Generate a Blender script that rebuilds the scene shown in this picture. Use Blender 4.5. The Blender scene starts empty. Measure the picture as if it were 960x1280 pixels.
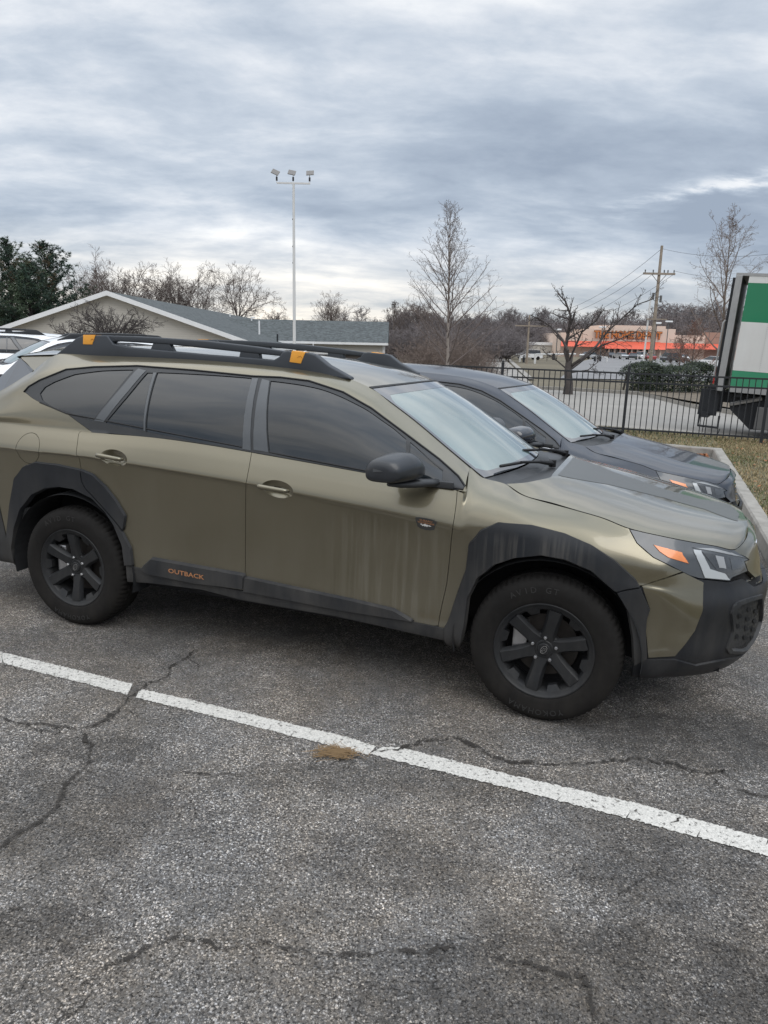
import bpy, bmesh, math, random
import numpy as np
from mathutils import Vector, Matrix
from mathutils.bvhtree import BVHTree
from mathutils.geometry import delaunay_2d_cdt
rad = math.radians
sc = bpy.context.scene
COL = sc.collection
# ------------------------------------------------------------------ camera (real place: phone held at 1.72 m)
F_PX, PITCH, ROLL, CAMH = 922.22, 0.223108, 0.045675, 1.71857
CARX, CARY, CARYAW = 1.075928, 4.079917, -0.341331
camd = bpy.data.cameras.new('camera'); camo = bpy.data.objects.new('camera', camd); COL.objects.link(camo)
cF = np.array([0, math.cos(PITCH), -math.sin(PITCH)]); cU0 = np.array([0, math.sin(PITCH), math.cos(PITCH)]); cR0 = np.array([1., 0, 0])
cR = math.cos(ROLL) * cR0 + math.sin(ROLL) * cU0; cU = -math.sin(ROLL) * cR0 + math.cos(ROLL) * cU0
camo.matrix_world = Matrix(((cR[0], cU[0], -cF[0], 0), (cR[1], cU[1], -cF[1], 0), (cR[2], cU[2], -cF[2], CAMH), (0, 0, 0, 1)))
camd.sensor_fit = 'VERTICAL'; camd.sensor_height = 36; camd.lens = F_PX / 1280 * 36; camd.clip_start = .05; camd.clip_end = 3000
sc.camera = camo
def ray_w(px, py):
    d = cF + cR * (px - 480) / F_PX - cU * (py - 640) / F_PX
    return np.array([0, 0, CAMH]), d
# ------------------------------------------------------------------ sky, sun, exposure
SUN_EL, SUN_AZ = 48, 150           # azimuth measured from +Y clockwise
wd = bpy.data.worlds.new('World'); sc.world = wd; wd.use_nodes = True
wn, wl = wd.node_tree.nodes, wd.node_tree.links; wn.clear()
def build_sky():
    N = lambda t, **k: _n(wn, t, k)
    tc = N('ShaderNodeTexCoord'); sky = N('ShaderNodeTexSky'); sky.sky_type = 'NISHITA'; sky.sun_disc = False
    sky.sun_elevation = rad(SUN_EL); sky.sun_rotation = rad(SUN_AZ)
    sep = N('ShaderNodeSeparateXYZ'); wl.new(tc.outputs['Generated'], sep.inputs[0])
    zz = M(wn, wl, 'MAXIMUM', sep.outputs[2], 0.0); den = M(wn, wl, 'ADD', zz, 0.20)
    u = M(wn, wl, 'DIVIDE', sep.outputs[0], den); v = M(wn, wl, 'DIVIDE', sep.outputs[1], den)
    cb = N('ShaderNodeCombineXYZ'); wl.new(u, cb.inputs[0]); wl.new(v, cb.inputs[1])
    def noise(scale, det, rough, sx, sy, off, dist=0.0):
        mp = N('ShaderNodeMapping'); mp.inputs['Scale'].default_value = (sx, sy, 1); mp.inputs['Location'].default_value = off
        wl.new(cb.outputs[0], mp.inputs[0]); n = N('ShaderNodeTexNoise'); n.inputs['Scale'].default_value = scale
        n.inputs['Detail'].default_value = det; n.inputs['Roughness'].default_value = rough; n.inputs['Distortion'].default_value = dist
        wl.new(mp.outputs[0], n.inputs[0]); return n.outputs[0]
    big = noise(.55, 3, .5, 1, 1.1, (3.1, 1.7, 0), .2); mid = noise(1.7, 7, .58, .85, 1.3, (7.3, 2.2, 0), .22); fine = noise(5.5, 6, .62, .9, 1.35, (1, 9, 0), .25)
    s = M(wn, wl, 'ADD', M(wn, wl, 'MULTIPLY', big, .34), M(wn, wl, 'ADD', M(wn, wl, 'MULTIPLY', mid, .50), M(wn, wl, 'MULTIPLY', fine, .16)))
    s = M(wn, wl, 'ADD', M(wn, wl, 'MULTIPLY', M(wn, wl, 'SUBTRACT', s, .5), 1.75), .5)
    # elevation profile of the deck: darker belt at 8-15 degrees, brighter above and along the horizon
    el = N('ShaderNodeValToRGB'); wl.new(zz, el.inputs[0]); cr = el.color_ramp; cr.interpolation = 'B_SPLINE'
    pts = [(0, .62), (.03, .63), (.075, .63), (.115, .52), (.16, .43), (.22, .43), (.29, .54), (.37, .63), (.5, .65)]
    for i, (p, c) in enumerate(pts):
        e = cr.elements[i] if i < 2 else cr.elements.new(p)
        e.position = p; e.color = (c, c, c, 1)
    bias = M(wn, wl, 'SUBTRACT', el.outputs[0], .5)
    side = M(wn, wl, 'MULTIPLY', sep.outputs[0], -.16)
    t = M(wn, wl, 'ADD', M(wn, wl, 'ADD', s, bias), side)
    # one long bright rift in the deck, low over the street
    q0, q1 = ray_w(700, 268)[1], ray_w(960, 226)[1]; e0, e1 = q0[2] / np.linalg.norm(q0), q1[2] / np.linalg.norm(q1); a0, a1 = q0[0] / q0[1], q1[0] / q1[1]
    az = M(wn, wl, 'DIVIDE', sep.outputs[0], M(wn, wl, 'MAXIMUM', sep.outputs[1], .05)); ks = float((e1 - e0) / (a1 - a0))
    dl = M(wn, wl, 'SUBTRACT', sep.outputs[2], M(wn, wl, 'ADD', M(wn, wl, 'MULTIPLY', M(wn, wl, 'SUBTRACT', az, float(a0)), ks), float(e0)))
    dl = M(wn, wl, 'ADD', dl, M(wn, wl, 'MULTIPLY', M(wn, wl, 'SUBTRACT', mid, .5), .09)); g = M(wn, wl, 'DIVIDE', dl, .013); g = M(wn, wl, 'POWER', 2.718, M(wn, wl, 'MULTIPLY', M(wn, wl, 'MULTIPLY', g, g), -1.0))
    on = N('ShaderNodeMapRange'); on.interpolation_type = 'SMOOTHSTEP'; on.inputs[1].default_value = float(a0) - .05; on.inputs[2].default_value = float(a0) + .22; wl.new(az, on.inputs[0])
    fr = N('ShaderNodeMapRange'); fr.inputs[1].default_value = .35; fr.inputs[2].default_value = .6; wl.new(fine, fr.inputs[0])
    t = M(wn, wl, 'ADD', t, M(wn, wl, 'MULTIPLY', M(wn, wl, 'MULTIPLY', g, on.outputs[0]), M(wn, wl, 'MULTIPLY', fr.outputs[0], .40)))
    ramp = N('ShaderNodeValToRGB'); wl.new(t, ramp.inputs[0]); r = ramp.color_ramp
    cols = [(.25, (.285, .34, .425)), (.42, (.375, .435, .52)), (.54, (.485, .54, .615)), (.66, (.64, .675, .725)), (.82, (.88, .885, .885))]
    for i, (p, c) in enumerate(cols):
        e = r.elements[i] if i < 2 else r.elements.new(p)
        e.position = p; e.color = (*c, 1)
    # warm cream low over the horizon
    warm = N('ShaderNodeMix'); warm.data_type = 'RGBA'; warm.blend_type = 'MULTIPLY'
    wf = N('ShaderNodeMapRange'); wf.inputs[1].default_value = .0; wf.inputs[2].default_value = .13; wf.inputs[3].default_value = 1; wf.inputs[4].default_value = 0
    wl.new(zz, wf.inputs[0]); wl.new(wf.outputs[0], warm.inputs[0]); wl.new(ramp.outputs[0], warm.inputs[6]); warm.inputs[7].default_value = (1.10, 1.0, .86, 1)
    # an overcast sky is brightest overhead
    zen = N('ShaderNodeMapRange'); zen.inputs[1].default_value = .42; zen.inputs[2].default_value = .95; zen.inputs[3].default_value = 1.0; zen.inputs[4].default_value = 2.5
    wl.new(zz, zen.inputs[0])
    b1 = N('ShaderNodeBackground'); wl.new(sky.outputs[0], b1.inputs[0]); b1.inputs[1].default_value = .06
    b2 = N('ShaderNodeBackground'); wl.new(warm.outputs[2], b2.inputs[0]); wl.new(zen.outputs[0], b2.inputs[1])
    mx = N('ShaderNodeMixShader'); mx.inputs[0].default_value = .94
    wl.new(b1.outputs[0], mx.inputs[1]); wl.new(b2.outputs[0], mx.inputs[2])
    o = N('ShaderNodeOutputWorld'); wl.new(mx.outputs[0], o.inputs[0])
def _n(nodes, t, k):
    n = nodes.new(t)
    for a, b in k.items(): setattr(n, a, b)
    return n
def M(nodes, links, op, a, b=None, c=None):
    n = nodes.new('ShaderNodeMath'); n.operation = op
    for i, x in enumerate((a, b, c)):
        if x is None: continue
        if isinstance(x, (int, float)): n.inputs[i].default_value = x
        else: links.new(x, n.inputs[i])
    return n.outputs[0]
build_sky()
sl = bpy.data.lights.new('sun', 'SUN'); sl.energy = .8; sl.angle = rad(40); sl.color = (1, .95, .88)
so = bpy.data.objects.new('sun', sl); COL.objects.link(so)
_a = rad(SUN_AZ); _e = rad(SUN_EL)
sdir = Vector((math.sin(_a) * math.cos(_e), math.cos(_a) * math.cos(_e), math.sin(_e)))
so.rotation_euler = sdir.to_track_quat('Z', 'Y').to_euler()
sc.view_settings.view_transform = 'Standard'; sc.view_settings.look = 'None'; sc.view_settings.exposure = 0.34; sc.view_settings.gamma = 1
sc.view_settings.use_curve_mapping = False
# ------------------------------------------------------------------ small helpers
def at(px, py, D):
    o, d = ray_w(px, py); return o + d * D
TILT = .0227                      # the street beyond the fence lies 1.3 degrees off the parking lot's own slope
def gz(x, y):
    t = min(1, max(0, (y - 16) / 22)); t = t * t * (3 - 2 * t)
    return TILT * x * t - .25 * t
def ground(px, py, dz=0.0):
    o, d = ray_w(px, py); z = 0
    for _ in range(30):
        t = (z + dz - o[2]) / d[2]
        if t < 0 or t > 900: t = 900
        p = o + d * t; z = .6 * z + .4 * gz(p[0], p[1])
    return np.array([p[0], p[1], gz(p[0], p[1]) + dz])
_c, _s = math.cos(CARYAW), math.sin(CARYAW)
def lot(X, Y, z=0.0): return np.array([CARX + X * _c - Y * _s, CARY + X * _s + Y * _c, z])
def ray_car(px, py):
    o, d = ray_w(px, py); o = o - np.array([CARX, CARY, 0])
    g = lambda v: np.array([v[0] * _c + v[1] * _s, -(-v[0] * _s + v[1] * _c), v[2]])   # mirrored: right half has y > 0
    return g(o), g(d)
def aty(px, py, y):
    o, d = ray_car(px, py); return tuple(o + d * (y - o[1]) / d[1])
def tag(o, label=None, cat=None, group=None, kind=None):
    if label: o['label'] = label
    if cat: o['category'] = cat
    if group: o['group'] = group
    if kind: o['kind'] = kind
    return o
def empty(name, loc=(0, 0, 0), rot=(0, 0, 0), label=None, cat=None, group=None):
    o = bpy.data.objects.new(name, None); COL.objects.link(o); o.location = loc; o.rotation_euler = rot
    o.empty_display_size = .1
    return tag(o, label, cat, group)
def mesh_obj(name, V, Fc, mat, parent=None, smooth=False, normals=None, mats=None, midx=None):
    me = bpy.data.meshes.new(name)
    me.from_pydata([tuple(map(float, v)) for v in V], [], [tuple(map(int, f)) for f in Fc])
    if mats:
        for m in mats: me.materials.append(m)
        if midx is not None: me.polygons.foreach_set('material_index', midx)
    elif mat: me.materials.append(mat)
    if smooth: me.polygons.foreach_set('use_smooth', [True] * len(me.polygons))
    me.update()
    if normals is not None: me.normals_split_custom_set_from_vertices([tuple(map(float, n)) for n in normals])
    o = bpy.data.objects.new(name, me); COL.objects.link(o)
    if parent: o.parent = parent
    return o
class MB:
    """collects simple shapes into one mesh"""
    def __init__(s): s.V = []; s.F = []; s.I = []; s.mi = 0
    def add(s, V, Fc):
        k = len(s.V); s.V += [tuple(v) for v in V]; s.F += [tuple(i + k for i in f) for f in Fc]; s.I += [s.mi] * len(Fc); return s
    def box(s, c, d, R=None, bev=0.0):
        x, y, z = d[0] / 2, d[1] / 2, d[2] / 2
        if bev > 0:
            b = min(bev, x * .9, y * .9, z * .9); bm = bmesh.new(); bmesh.ops.create_cube(bm, size=1)
            for v in bm.verts: v.co = Vector((v.co.x * d[0], v.co.y * d[1], v.co.z * d[2]))
            bmesh.ops.bevel(bm, geom=bm.edges[:], offset=b, segments=2, affect='EDGES', profile=.6)
            V = [v.co.copy() for v in bm.verts]; Fc = [[v.index for v in f.verts] for f in bm.faces]; bm.free()
        else:
            V = [Vector((i * x, j * y, k * z)) for i in (-1, 1) for j in (-1, 1) for k in (-1, 1)]
            Fc = [(0, 1, 3, 2), (4, 6, 7, 5), (0, 4, 5, 1), (2, 3, 7, 6), (0, 2, 6, 4), (1, 5, 7, 3)]
        if R is not None: V = [R @ v for v in V]
        return s.add([v + Vector(c) for v in V], Fc)
    def tube(s, pts, r, n=8, cap=True):
        pts = [Vector(p) for p in pts]; rs = r if isinstance(r, (list, tuple)) else [r] * len(pts)
        V = []; Fc = []; ref = None
        for i, p in enumerate(pts):
            d = (pts[min(i + 1, len(pts) - 1)] - pts[max(i - 1, 0)]).normalized()
            if ref is None: ref = d.orthogonal()
            u = (ref - d * ref.dot(d)).normalized(); ref = u; w = d.cross(u)
            for k in range(n):
                a = 2 * math.pi * k / n; V.append(p + (u * math.cos(a) + w * math.sin(a)) * rs[i])
        for i in range(len(pts) - 1):
            for k in range(n): Fc.append((i * n + k, i * n + (k + 1) % n, (i + 1) * n + (k + 1) % n, (i + 1) * n + k))
        if cap: Fc += [tuple(range(n))[::-1], tuple((len(pts) - 1) * n + k for k in range(n))]
        return s.add(V, Fc)
    def prism(s, poly, ax, a0, a1, cap=True):
        """polygon (p,q) extruded along axis ax ('x','y','z') between a0 and a1"""
        mk = {'x': lambda p, q, a: (a, p, q), 'y': lambda p, q, a: (p, a, q), 'z': lambda p, q, a: (p, q, a)}[ax]
        n = len(poly); V = [mk(p, q, a0) for p, q in poly] + [mk(p, q, a1) for p, q in poly]
        Fc = [(i, (i + 1) % n, n + (i + 1) % n, n + i) for i in range(n)]
        if cap: Fc += [tuple(range(n))[::-1], tuple(range(n, 2 * n))]
        return s.add(V, Fc)
    def revolve(s, prof, ax='y', n=48, c=(0, 0, 0), mod=None):
        V = []; m = len(prof)
        for k in range(n):
            a = 2 * math.pi * k / n
            for j, (r, t) in enumerate(prof):
                rr = r if mod is None else mod(k, j, r)
                p = {'y': (rr * math.cos(a), t, rr * math.sin(a)), 'z': (rr * math.cos(a), rr * math.sin(a), t), 'x': (t, rr * math.cos(a), rr * math.sin(a))}[ax]
                V.append((p[0] + c[0], p[1] + c[1], p[2] + c[2]))
        Fc = [(k * m + j, k * m + j + 1, ((k + 1) % n) * m + j + 1, ((k + 1) % n) * m + j) for k in range(n) for j in range(m - 1)]
        return s.add(V, Fc)
    def build(s, name, mat, parent=None, smooth=False, fix=True, mats=None, angle=None):
        o = mesh_obj(name, s.V, s.F, mat, parent, smooth, mats=mats, midx=s.I if mats else None)
        if fix:
            bm = bmesh.new(); bm.from_mesh(o.data); bmesh.ops.recalc_face_normals(bm, faces=bm.faces[:]); bm.to_mesh(o.data); bm.free()
        if angle: o.data.set_sharp_from_angle(angle=rad(angle))
        return o
# ------------------------------------------------------------------ materials
MATS = {}
def mat(name, col, rough=.5, metal=0.0, coat=0.0, coat_r=.05, spec=.5, ior=None, noise=None, bump=None, emit=None, dirt=None, aniso=None, trans=0.0, alpha=1.0, streak=None):
    """noise=(scale, amount): value variation; bump=(scale,strength,dist); dirt=(scale, colour, amount, z_lo, z_hi): dust that lies low on the thing"""
    if name in MATS: return MATS[name]
    m = bpy.data.materials.new(name); m.use_nodes = True; MATS[name] = m
    n, l = m.node_tree.nodes, m.node_tree.links; b = n['Principled BSDF']
    b.inputs['Base Color'].default_value = (*col, 1); b.inputs['Roughness'].default_value = rough; b.inputs['Metallic'].default_value = metal
    b.inputs['Coat Weight'].default_value = coat; b.inputs['Coat Roughness'].default_value = coat_r; b.inputs['Specular IOR Level'].default_value = spec
    b.inputs['Transmission Weight'].default_value = trans; b.inputs['Alpha'].default_value = alpha
    if ior: b.inputs['IOR'].default_value = ior
    tc = n.new('ShaderNodeTexCoord'); src = None
    if noise or dirt:
        rgb = n.new('ShaderNodeRGB'); rgb.outputs[0].default_value = (*col, 1); src = rgb.outputs[0]
    if noise:
        t = n.new('ShaderNodeTexNoise'); t.inputs['Scale'].default_value = noise[0]; t.inputs['Detail'].default_value = 6; t.inputs['Roughness'].default_value = .6
        l.new(tc.outputs['Object'], t.inputs[0])
        mr = n.new('ShaderNodeMapRange'); mr.inputs[1].default_value = .25; mr.inputs[2].default_value = .75; mr.inputs[3].default_value = 1 - noise[1]; mr.inputs[4].default_value = 1 + noise[1]
        l.new(t.outputs[0], mr.inputs[0]); vm = n.new('ShaderNodeVectorMath'); vm.operation = 'SCALE'
        l.new(src, vm.inputs[0]); l.new(mr.outputs[0], vm.inputs['Scale']); src = vm.outputs[0]
    if dirt:
        sca, dc, amt, z0, z1 = dirt
        sp = n.new('ShaderNodeSeparateXYZ'); l.new(tc.outputs['Object'], sp.inputs[0])
        hr = n.new('ShaderNodeMapRange'); hr.inputs[1].default_value = z0; hr.inputs[2].default_value = z1; hr.inputs[3].default_value = 1; hr.inputs[4].default_value = .12
        l.new(sp.outputs[2], hr.inputs[0])
        mp = n.new('ShaderNodeMapping'); mp.inputs['Scale'].default_value = (1, 1, .22); l.new(tc.outputs['Object'], mp.inputs[0])
        t2 = n.new('ShaderNodeTexNoise'); t2.inputs['Scale'].default_value = sca; t2.inputs['Detail'].default_value = 8; t2.inputs['Roughness'].default_value = .65; l.new(mp.outputs[0], t2.inputs[0])
        m2 = n.new('ShaderNodeMapRange'); m2.inputs[1].default_value = .35; m2.inputs[2].default_value = .7; m2.inputs[3].default_value = .25; m2.inputs[4].default_value = 1; l.new(t2.outputs[0], m2.inputs[0])
        f = M(n, l, 'MULTIPLY', M(n, l, 'MULTIPLY', hr.outputs[0], m2.outputs[0]), amt)
        if streak:                                   # runs of dried dirty water, one patch of the flank
            mp3 = n.new('ShaderNodeMapping'); mp3.inputs['Scale'].default_value = (24, 1, .9); l.new(tc.outputs['Object'], mp3.inputs[0])
            t3 = n.new('ShaderNodeTexNoise'); t3.inputs['Scale'].default_value = 1.6; t3.inputs['Detail'].default_value = 5; t3.inputs['Roughness'].default_value = .6; l.new(mp3.outputs[0], t3.inputs[0])
            m3 = n.new('ShaderNodeMapRange'); m3.inputs[1].default_value = .47; m3.inputs[2].default_value = .60; l.new(t3.outputs[0], m3.inputs[0])
            gx = M(n, l, 'DIVIDE', M(n, l, 'ABSOLUTE', M(n, l, 'SUBTRACT', sp.outputs[0], streak[0])), streak[1]); m4 = n.new('ShaderNodeMapRange'); m4.interpolation_type = 'SMOOTHSTEP'; m4.inputs[1].default_value = .35; m4.inputs[2].default_value = 1; m4.inputs[3].default_value = 1; m4.inputs[4].default_value = 0; l.new(gx, m4.inputs[0])
            m5 = n.new('ShaderNodeMapRange'); m5.interpolation_type = 'SMOOTHSTEP'; m5.inputs[1].default_value = .86; m5.inputs[2].default_value = .93; m5.inputs[3].default_value = 1; m5.inputs[4].default_value = 0; l.new(sp.outputs[2], m5.inputs[0])
            f = M(n, l, 'ADD', f, M(n, l, 'MULTIPLY', M(n, l, 'MULTIPLY', m3.outputs[0], m4.outputs[0]), M(n, l, 'MULTIPLY', m5.outputs[0], streak[2] * .62)))
        mx = n.new('ShaderNodeMix'); mx.data_type = 'RGBA'; l.new(f, mx.inputs[0]); l.new(src, mx.inputs[6]); mx.inputs[7].default_value = (*dc, 1); src = mx.outputs[2]
        rr = M(n, l, 'ADD', M(n, l, 'MULTIPLY', f, .45), rough); l.new(rr, b.inputs['Roughness'])
        if metal: l.new(M(n, l, 'SUBTRACT', metal, M(n, l, 'MULTIPLY', f, metal * .8)), b.inputs['Metallic'])
        if coat: l.new(M(n, l, 'ADD', M(n, l, 'MULTIPLY', f, .35), coat_r), b.inputs['Coat Roughness'])
    if src: l.new(src, b.inputs['Base Color'])
    if bump:
        t = n.new('ShaderNodeTexNoise'); t.inputs['Scale'].default_value = bump[0]; t.inputs['Detail'].default_value = 4; l.new(tc.outputs['Object'], t.inputs[0])
        bp = n.new('ShaderNodeBump'); bp.inputs['Strength'].default_value = bump[1]; bp.inputs['Distance'].default_value = bump[2] if len(bump) > 2 else .01
        l.new(t.outputs[0], bp.inputs['Height']); l.new(bp.outputs[0], b.inputs['Normal'])
    if emit: b.inputs['Emission Color'].default_value = (*emit[0], 1); b.inputs['Emission Strength'].default_value = emit[1]
    return m
DUST = (.25, .23, .20)
mat('olive_paint', (.178, .159, .108), rough=.28, metal=.8, coat=1, coat_r=.035, noise=(1.2, .06), dirt=(5, (.20, .19, .165), .38, .35, 1.0), streak=(-.78, .40, .36))
mat('navy_paint', (.006, .010, .021), rough=.4, metal=.0, coat=.6, coat_r=.03, noise=(1.2, .05), dirt=(5, (.12, .12, .12), .08, .3, .9))
mat('white_paint', (.78, .79, .80), rough=.35, coat=.8, coat_r=.06, noise=(1, .03))
mat('cladding', (.010, .0125, .017), rough=.5, spec=.36, noise=(9, .25), bump=(900, .12, .0006), dirt=(7, DUST, .26, .25, .95), streak=(-.1, .35, .22))
mat('bumper_black', (.009, .011, .0155), rough=.42, spec=.36, noise=(7, .3), bump=(900, .1, .0005), dirt=(9, DUST, .20, .2, .9))
mat('rail_grey', (.034, .040, .049), rough=.55, noise=(6, .08), bump=(900, .1, .0004))
mat('trim_black', (.022, .025, .029), rough=.42, noise=(8, .12), dirt=(6, DUST, .1, .9, 1.6))
mat('pillar_black', (.075, .082, .09), rough=.33, coat=.3, noise=(8, .1))
mat('rubber_seal', (.008, .008, .009), rough=.6)
mat('side_glass', (.012, .015, .018), rough=.02, ior=1.72, noise=(3, .2))
mat('tyre_rubber', (.0095, .009, .0088), rough=.8, spec=.2, noise=(30, .3), dirt=(14, (.10, .088, .075), .16, -.36, .5))
mat('rim_black', (.009, .0105, .013), rough=.45, spec=.35, noise=(25, .2), dirt=(18, DUST, .12, -.5, .6))
mat('dark_void', (.006, .006, .007), rough=.9)
mat('liner', (.012, .013, .015), rough=.9, noise=(12, .3))
mat('steel', (.42, .42, .43), rough=.38, metal=.9, noise=(14, .12))
mat('rusty_disc', (.055, .048, .043), rough=.6, metal=.4, noise=(20, .3))
mat('chrome', (.75, .76, .78), rough=.15, metal=1)
mat('orange_plastic', (.80, .36, .045), rough=.5, noise=(30, .06))
mat('orange_dark', (.42, .17, .015), rough=.5)
mat('orange_letter', (.40, .185, .085), rough=.5)
mat('amber_lens', (.78, .25, .08), rough=.25, coat=.6, noise=(60, .1))
mat('lamp_grey', (.055, .06, .066), rough=.35, coat=.8, coat_r=.08, noise=(14, .2))
mat('lamp_white', (.42, .44, .45), rough=.3, coat=.6)
mat('lamp_dark', (.045, .047, .05), rough=.25, coat=1, coat_r=.05, noise=(30, .4))
mat('decal_black', (.085, .088, .086), rough=.42, noise=(3, .08))
def windshield_mat():
    m = mat('windshield_glass', (.135, .19, .188), rough=.05, spec=.8, coat=.8, coat_r=.02, noise=(1.6, .18))
    return m
windshield_mat()
mat('interior', (.03, .032, .036), rough=.8)
# ------------------------------------------------------------------ body surfaces: smooth nets of real 3D points (x forward, y half width, z up)
def crw(t):
    return np.stack([-.5 * t + t * t - .5 * t ** 3, 1 - 2.5 * t * t + 1.5 * t ** 3, .5 * t + 2 * t * t - 1.5 * t ** 3, -.5 * t * t + .5 * t ** 3], -1)
class Net:
    kind = ''
    def __init__(s, cols, sub=7):
        s.K = np.array(cols, float); s.n, s.m = s.K.shape[:2]
        K = s.K
        K = np.concatenate([2 * K[:1] - K[1:2], K, 2 * K[-1:] - K[-2:-1]], 0)
        K = np.concatenate([2 * K[:, :1] - K[:, 1:2], K, 2 * K[:, -1:] - K[:, -2:-1]], 1); s.P = K
        na, nb = (s.n - 1) * sub + 1, (s.m - 1) * sub + 1
        A, B = np.meshgrid(np.linspace(0, s.n - 1, na), np.linspace(0, s.m - 1, nb), indexing='ij')
        s.ab = np.stack([A.ravel(), B.ravel()], -1); s.pts = s.ev(s.ab[:, 0], s.ab[:, 1])
        T = []
        for i in range(na - 1):
            for j in range(nb - 1):
                a, b, c, d = i * nb + j, (i + 1) * nb + j, (i + 1) * nb + j + 1, i * nb + j + 1; T += [(a, b, c), (a, c, d)]
        s.T = T; s.bvh = BVHTree.FromPolygons([tuple(p) for p in s.pts], T)
        q = s.pts.copy(); q[:, 1] *= -1
        w = np.stack([CARX + q[:, 0] * _c - q[:, 1] * _s, CARY + q[:, 0] * _s + q[:, 1] * _c, q[:, 2] - CAMH], -1); D = w @ cF
        s.px = np.stack([480 + F_PX * (w @ cR) / D, 640 - F_PX * (w @ cU) / D], -1)
    def ev(s, a, b):
        a = np.atleast_1d(np.asarray(a, float)); b = np.atleast_1d(np.asarray(b, float))
        i = np.clip(np.floor(a).astype(int), 0, s.n - 2); j = np.clip(np.floor(b).astype(int), 0, s.m - 2)
        wa, wb = crw(a - i), crw(b - j); r = np.zeros((len(a), 3))
        for p in range(4):
            for q in range(4): r += (wa[:, p] * wb[:, q])[:, None] * s.P[i + p, j + q]
        r[:, 1] = np.maximum(r[:, 1], 0); return r
    def nrm(s, a, b):
        a = np.atleast_1d(np.asarray(a, float)); b = np.atleast_1d(np.asarray(b, float)); e = .02
        if s.kind == 'S': e = np.where((a > 13.35) & (a < 16.5) & (b > 5.6), .55, .02)
        a0, a1 = np.clip(a - e, 0, s.n - 1), np.clip(a + e, 0, s.n - 1); b0, b1 = np.clip(b - e, 0, s.m - 1), np.clip(b + e, 0, s.m - 1)
        da = s.ev(a1, b) - s.ev(a0, b); db = s.ev(a, b1) - s.ev(a, b0)
        n = np.cross(da, db); L = np.linalg.norm(n, axis=1, keepdims=True); n = n / np.maximum(L, 1e-12)
        out = s.ev(a, b) - np.array([-1.3, 0, .6]); flip = (n * out).sum(1) < 0; n[flip] *= -1
        return n
    def hit(s, o, d):
        h = s.bvh.ray_cast(Vector(o), Vector(d).normalized())
        if h[0] is None: return None
        t = s.T[h[2]]; A, B, C = [Vector(s.pts[k]) for k in t]; v0, v1, v2 = B - A, C - A, h[0] - A
        d00, d01, d11, d20, d21 = v0.dot(v0), v0.dot(v1), v1.dot(v1), v2.dot(v0), v2.dot(v1); de = d00 * d11 - d01 * d01
        if abs(de) < 1e-16: return tuple(s.ab[t[0]])
        v = (d11 * d20 - d01 * d21) / de; w = (d00 * d21 - d01 * d20) / de
        r = s.ab[t[0]] * (1 - v - w) + s.ab[t[1]] * v + s.ab[t[2]] * w; return (float(r[0]), float(r[1]))
    def px2(s, x, y):
        h = s.hit(*ray_car(x, y))
        if h: return h
        k = ((s.px - (x, y)) ** 2).sum(1).argmin(); return tuple(s.ab[k])
    def xz(s, X, Z):
        h = s.hit((X, 6, Z), (0, -1, 0))
        if h: return h
        k = ((s.pts[:, [0, 2]] - (X, Z)) ** 2).sum(1).argmin(); return tuple(s.ab[k])
    def tr(s, pts):
        """outline: entries measured on the side of the car; small numbers are (x,z) in metres, big ones sight lines from the camera"""
        return [s.xz(*p) if max(abs(p[0]), abs(p[1])) < 6 else s.px2(*p) for p in pts]
def dens(pts, d=9.0, closed=True):
    out = []
    for i in range(len(pts) - (0 if closed else 1)):
        a, b = pts[i], pts[(i + 1) % len(pts)]; L = math.hypot(b[0] - a[0], b[1] - a[1]); k = max(1, int(math.ceil(L / d))) if min(L, 1e3) > 0 and max(abs(a[0]), abs(a[1])) > 6 else 1
        for t in range(k): out.append((a[0] + (b[0] - a[0]) * t / k, a[1] + (b[1] - a[1]) * t / k))
    return out + ([] if closed else [pts[-1]])
def grow(poly, k):
    c = np.array(poly).mean(0); return [tuple(c + (np.array(p) - c) * k) for p in poly]
def cv(pts, n=4, closed=False):
    """smooth curve through points"""
    P = np.array(pts, float); k = len(P); out = []
    for i in range(k if closed else k - 1):
        p = [P[(i + j) % k] if closed else P[min(max(i + j, 0), k - 1)] for j in (-1, 0, 1, 2)]
        for t in np.arange(n) / n:
            w = crw(np.array([t]))[0]; out.append(tuple(sum(w[q] * p[q] for q in range(4))))
    if not closed: out.append(tuple(P[-1]))
    return out
def inpoly(P, poly):
    P = np.asarray(P); x, y = P[:, 0], P[:, 1]; c = np.zeros(len(P), bool); n = len(poly)
    for i in range(n):
        x0, y0 = poly[i]; x1, y1 = poly[(i + 1) % n]
        if y0 == y1: continue
        c ^= ((y0 > y) != (y1 > y)) & (x < (x1 - x0) * (y - y0) / (y1 - y0) + x0)
    return c
def segdist(P, poly):
    P = np.asarray(P); d = np.full(len(P), 1e9)
    for i in range(len(poly)):
        a = np.array(poly[i]); b = np.array(poly[(i + 1) % len(poly)]); ab = b - a; L = ab @ ab + 1e-12
        t = np.clip(((P - a) @ ab) / L, 0, 1); d = np.minimum(d, np.linalg.norm(P - a - t[:, None] * ab, axis=1))
    return d
def resample(poly, step):
    out = []
    for i in range(len(poly)):
        a = np.array(poly[i]); b = np.array(poly[(i + 1) % len(poly)]); L = np.linalg.norm(b - a)
        if L < 1e-5: continue
        k = max(1, int(math.ceil(L / step)))
        for t in range(k): out.append(tuple(a + (b - a) * t / k))
    return out
CACHE = {}
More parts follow.
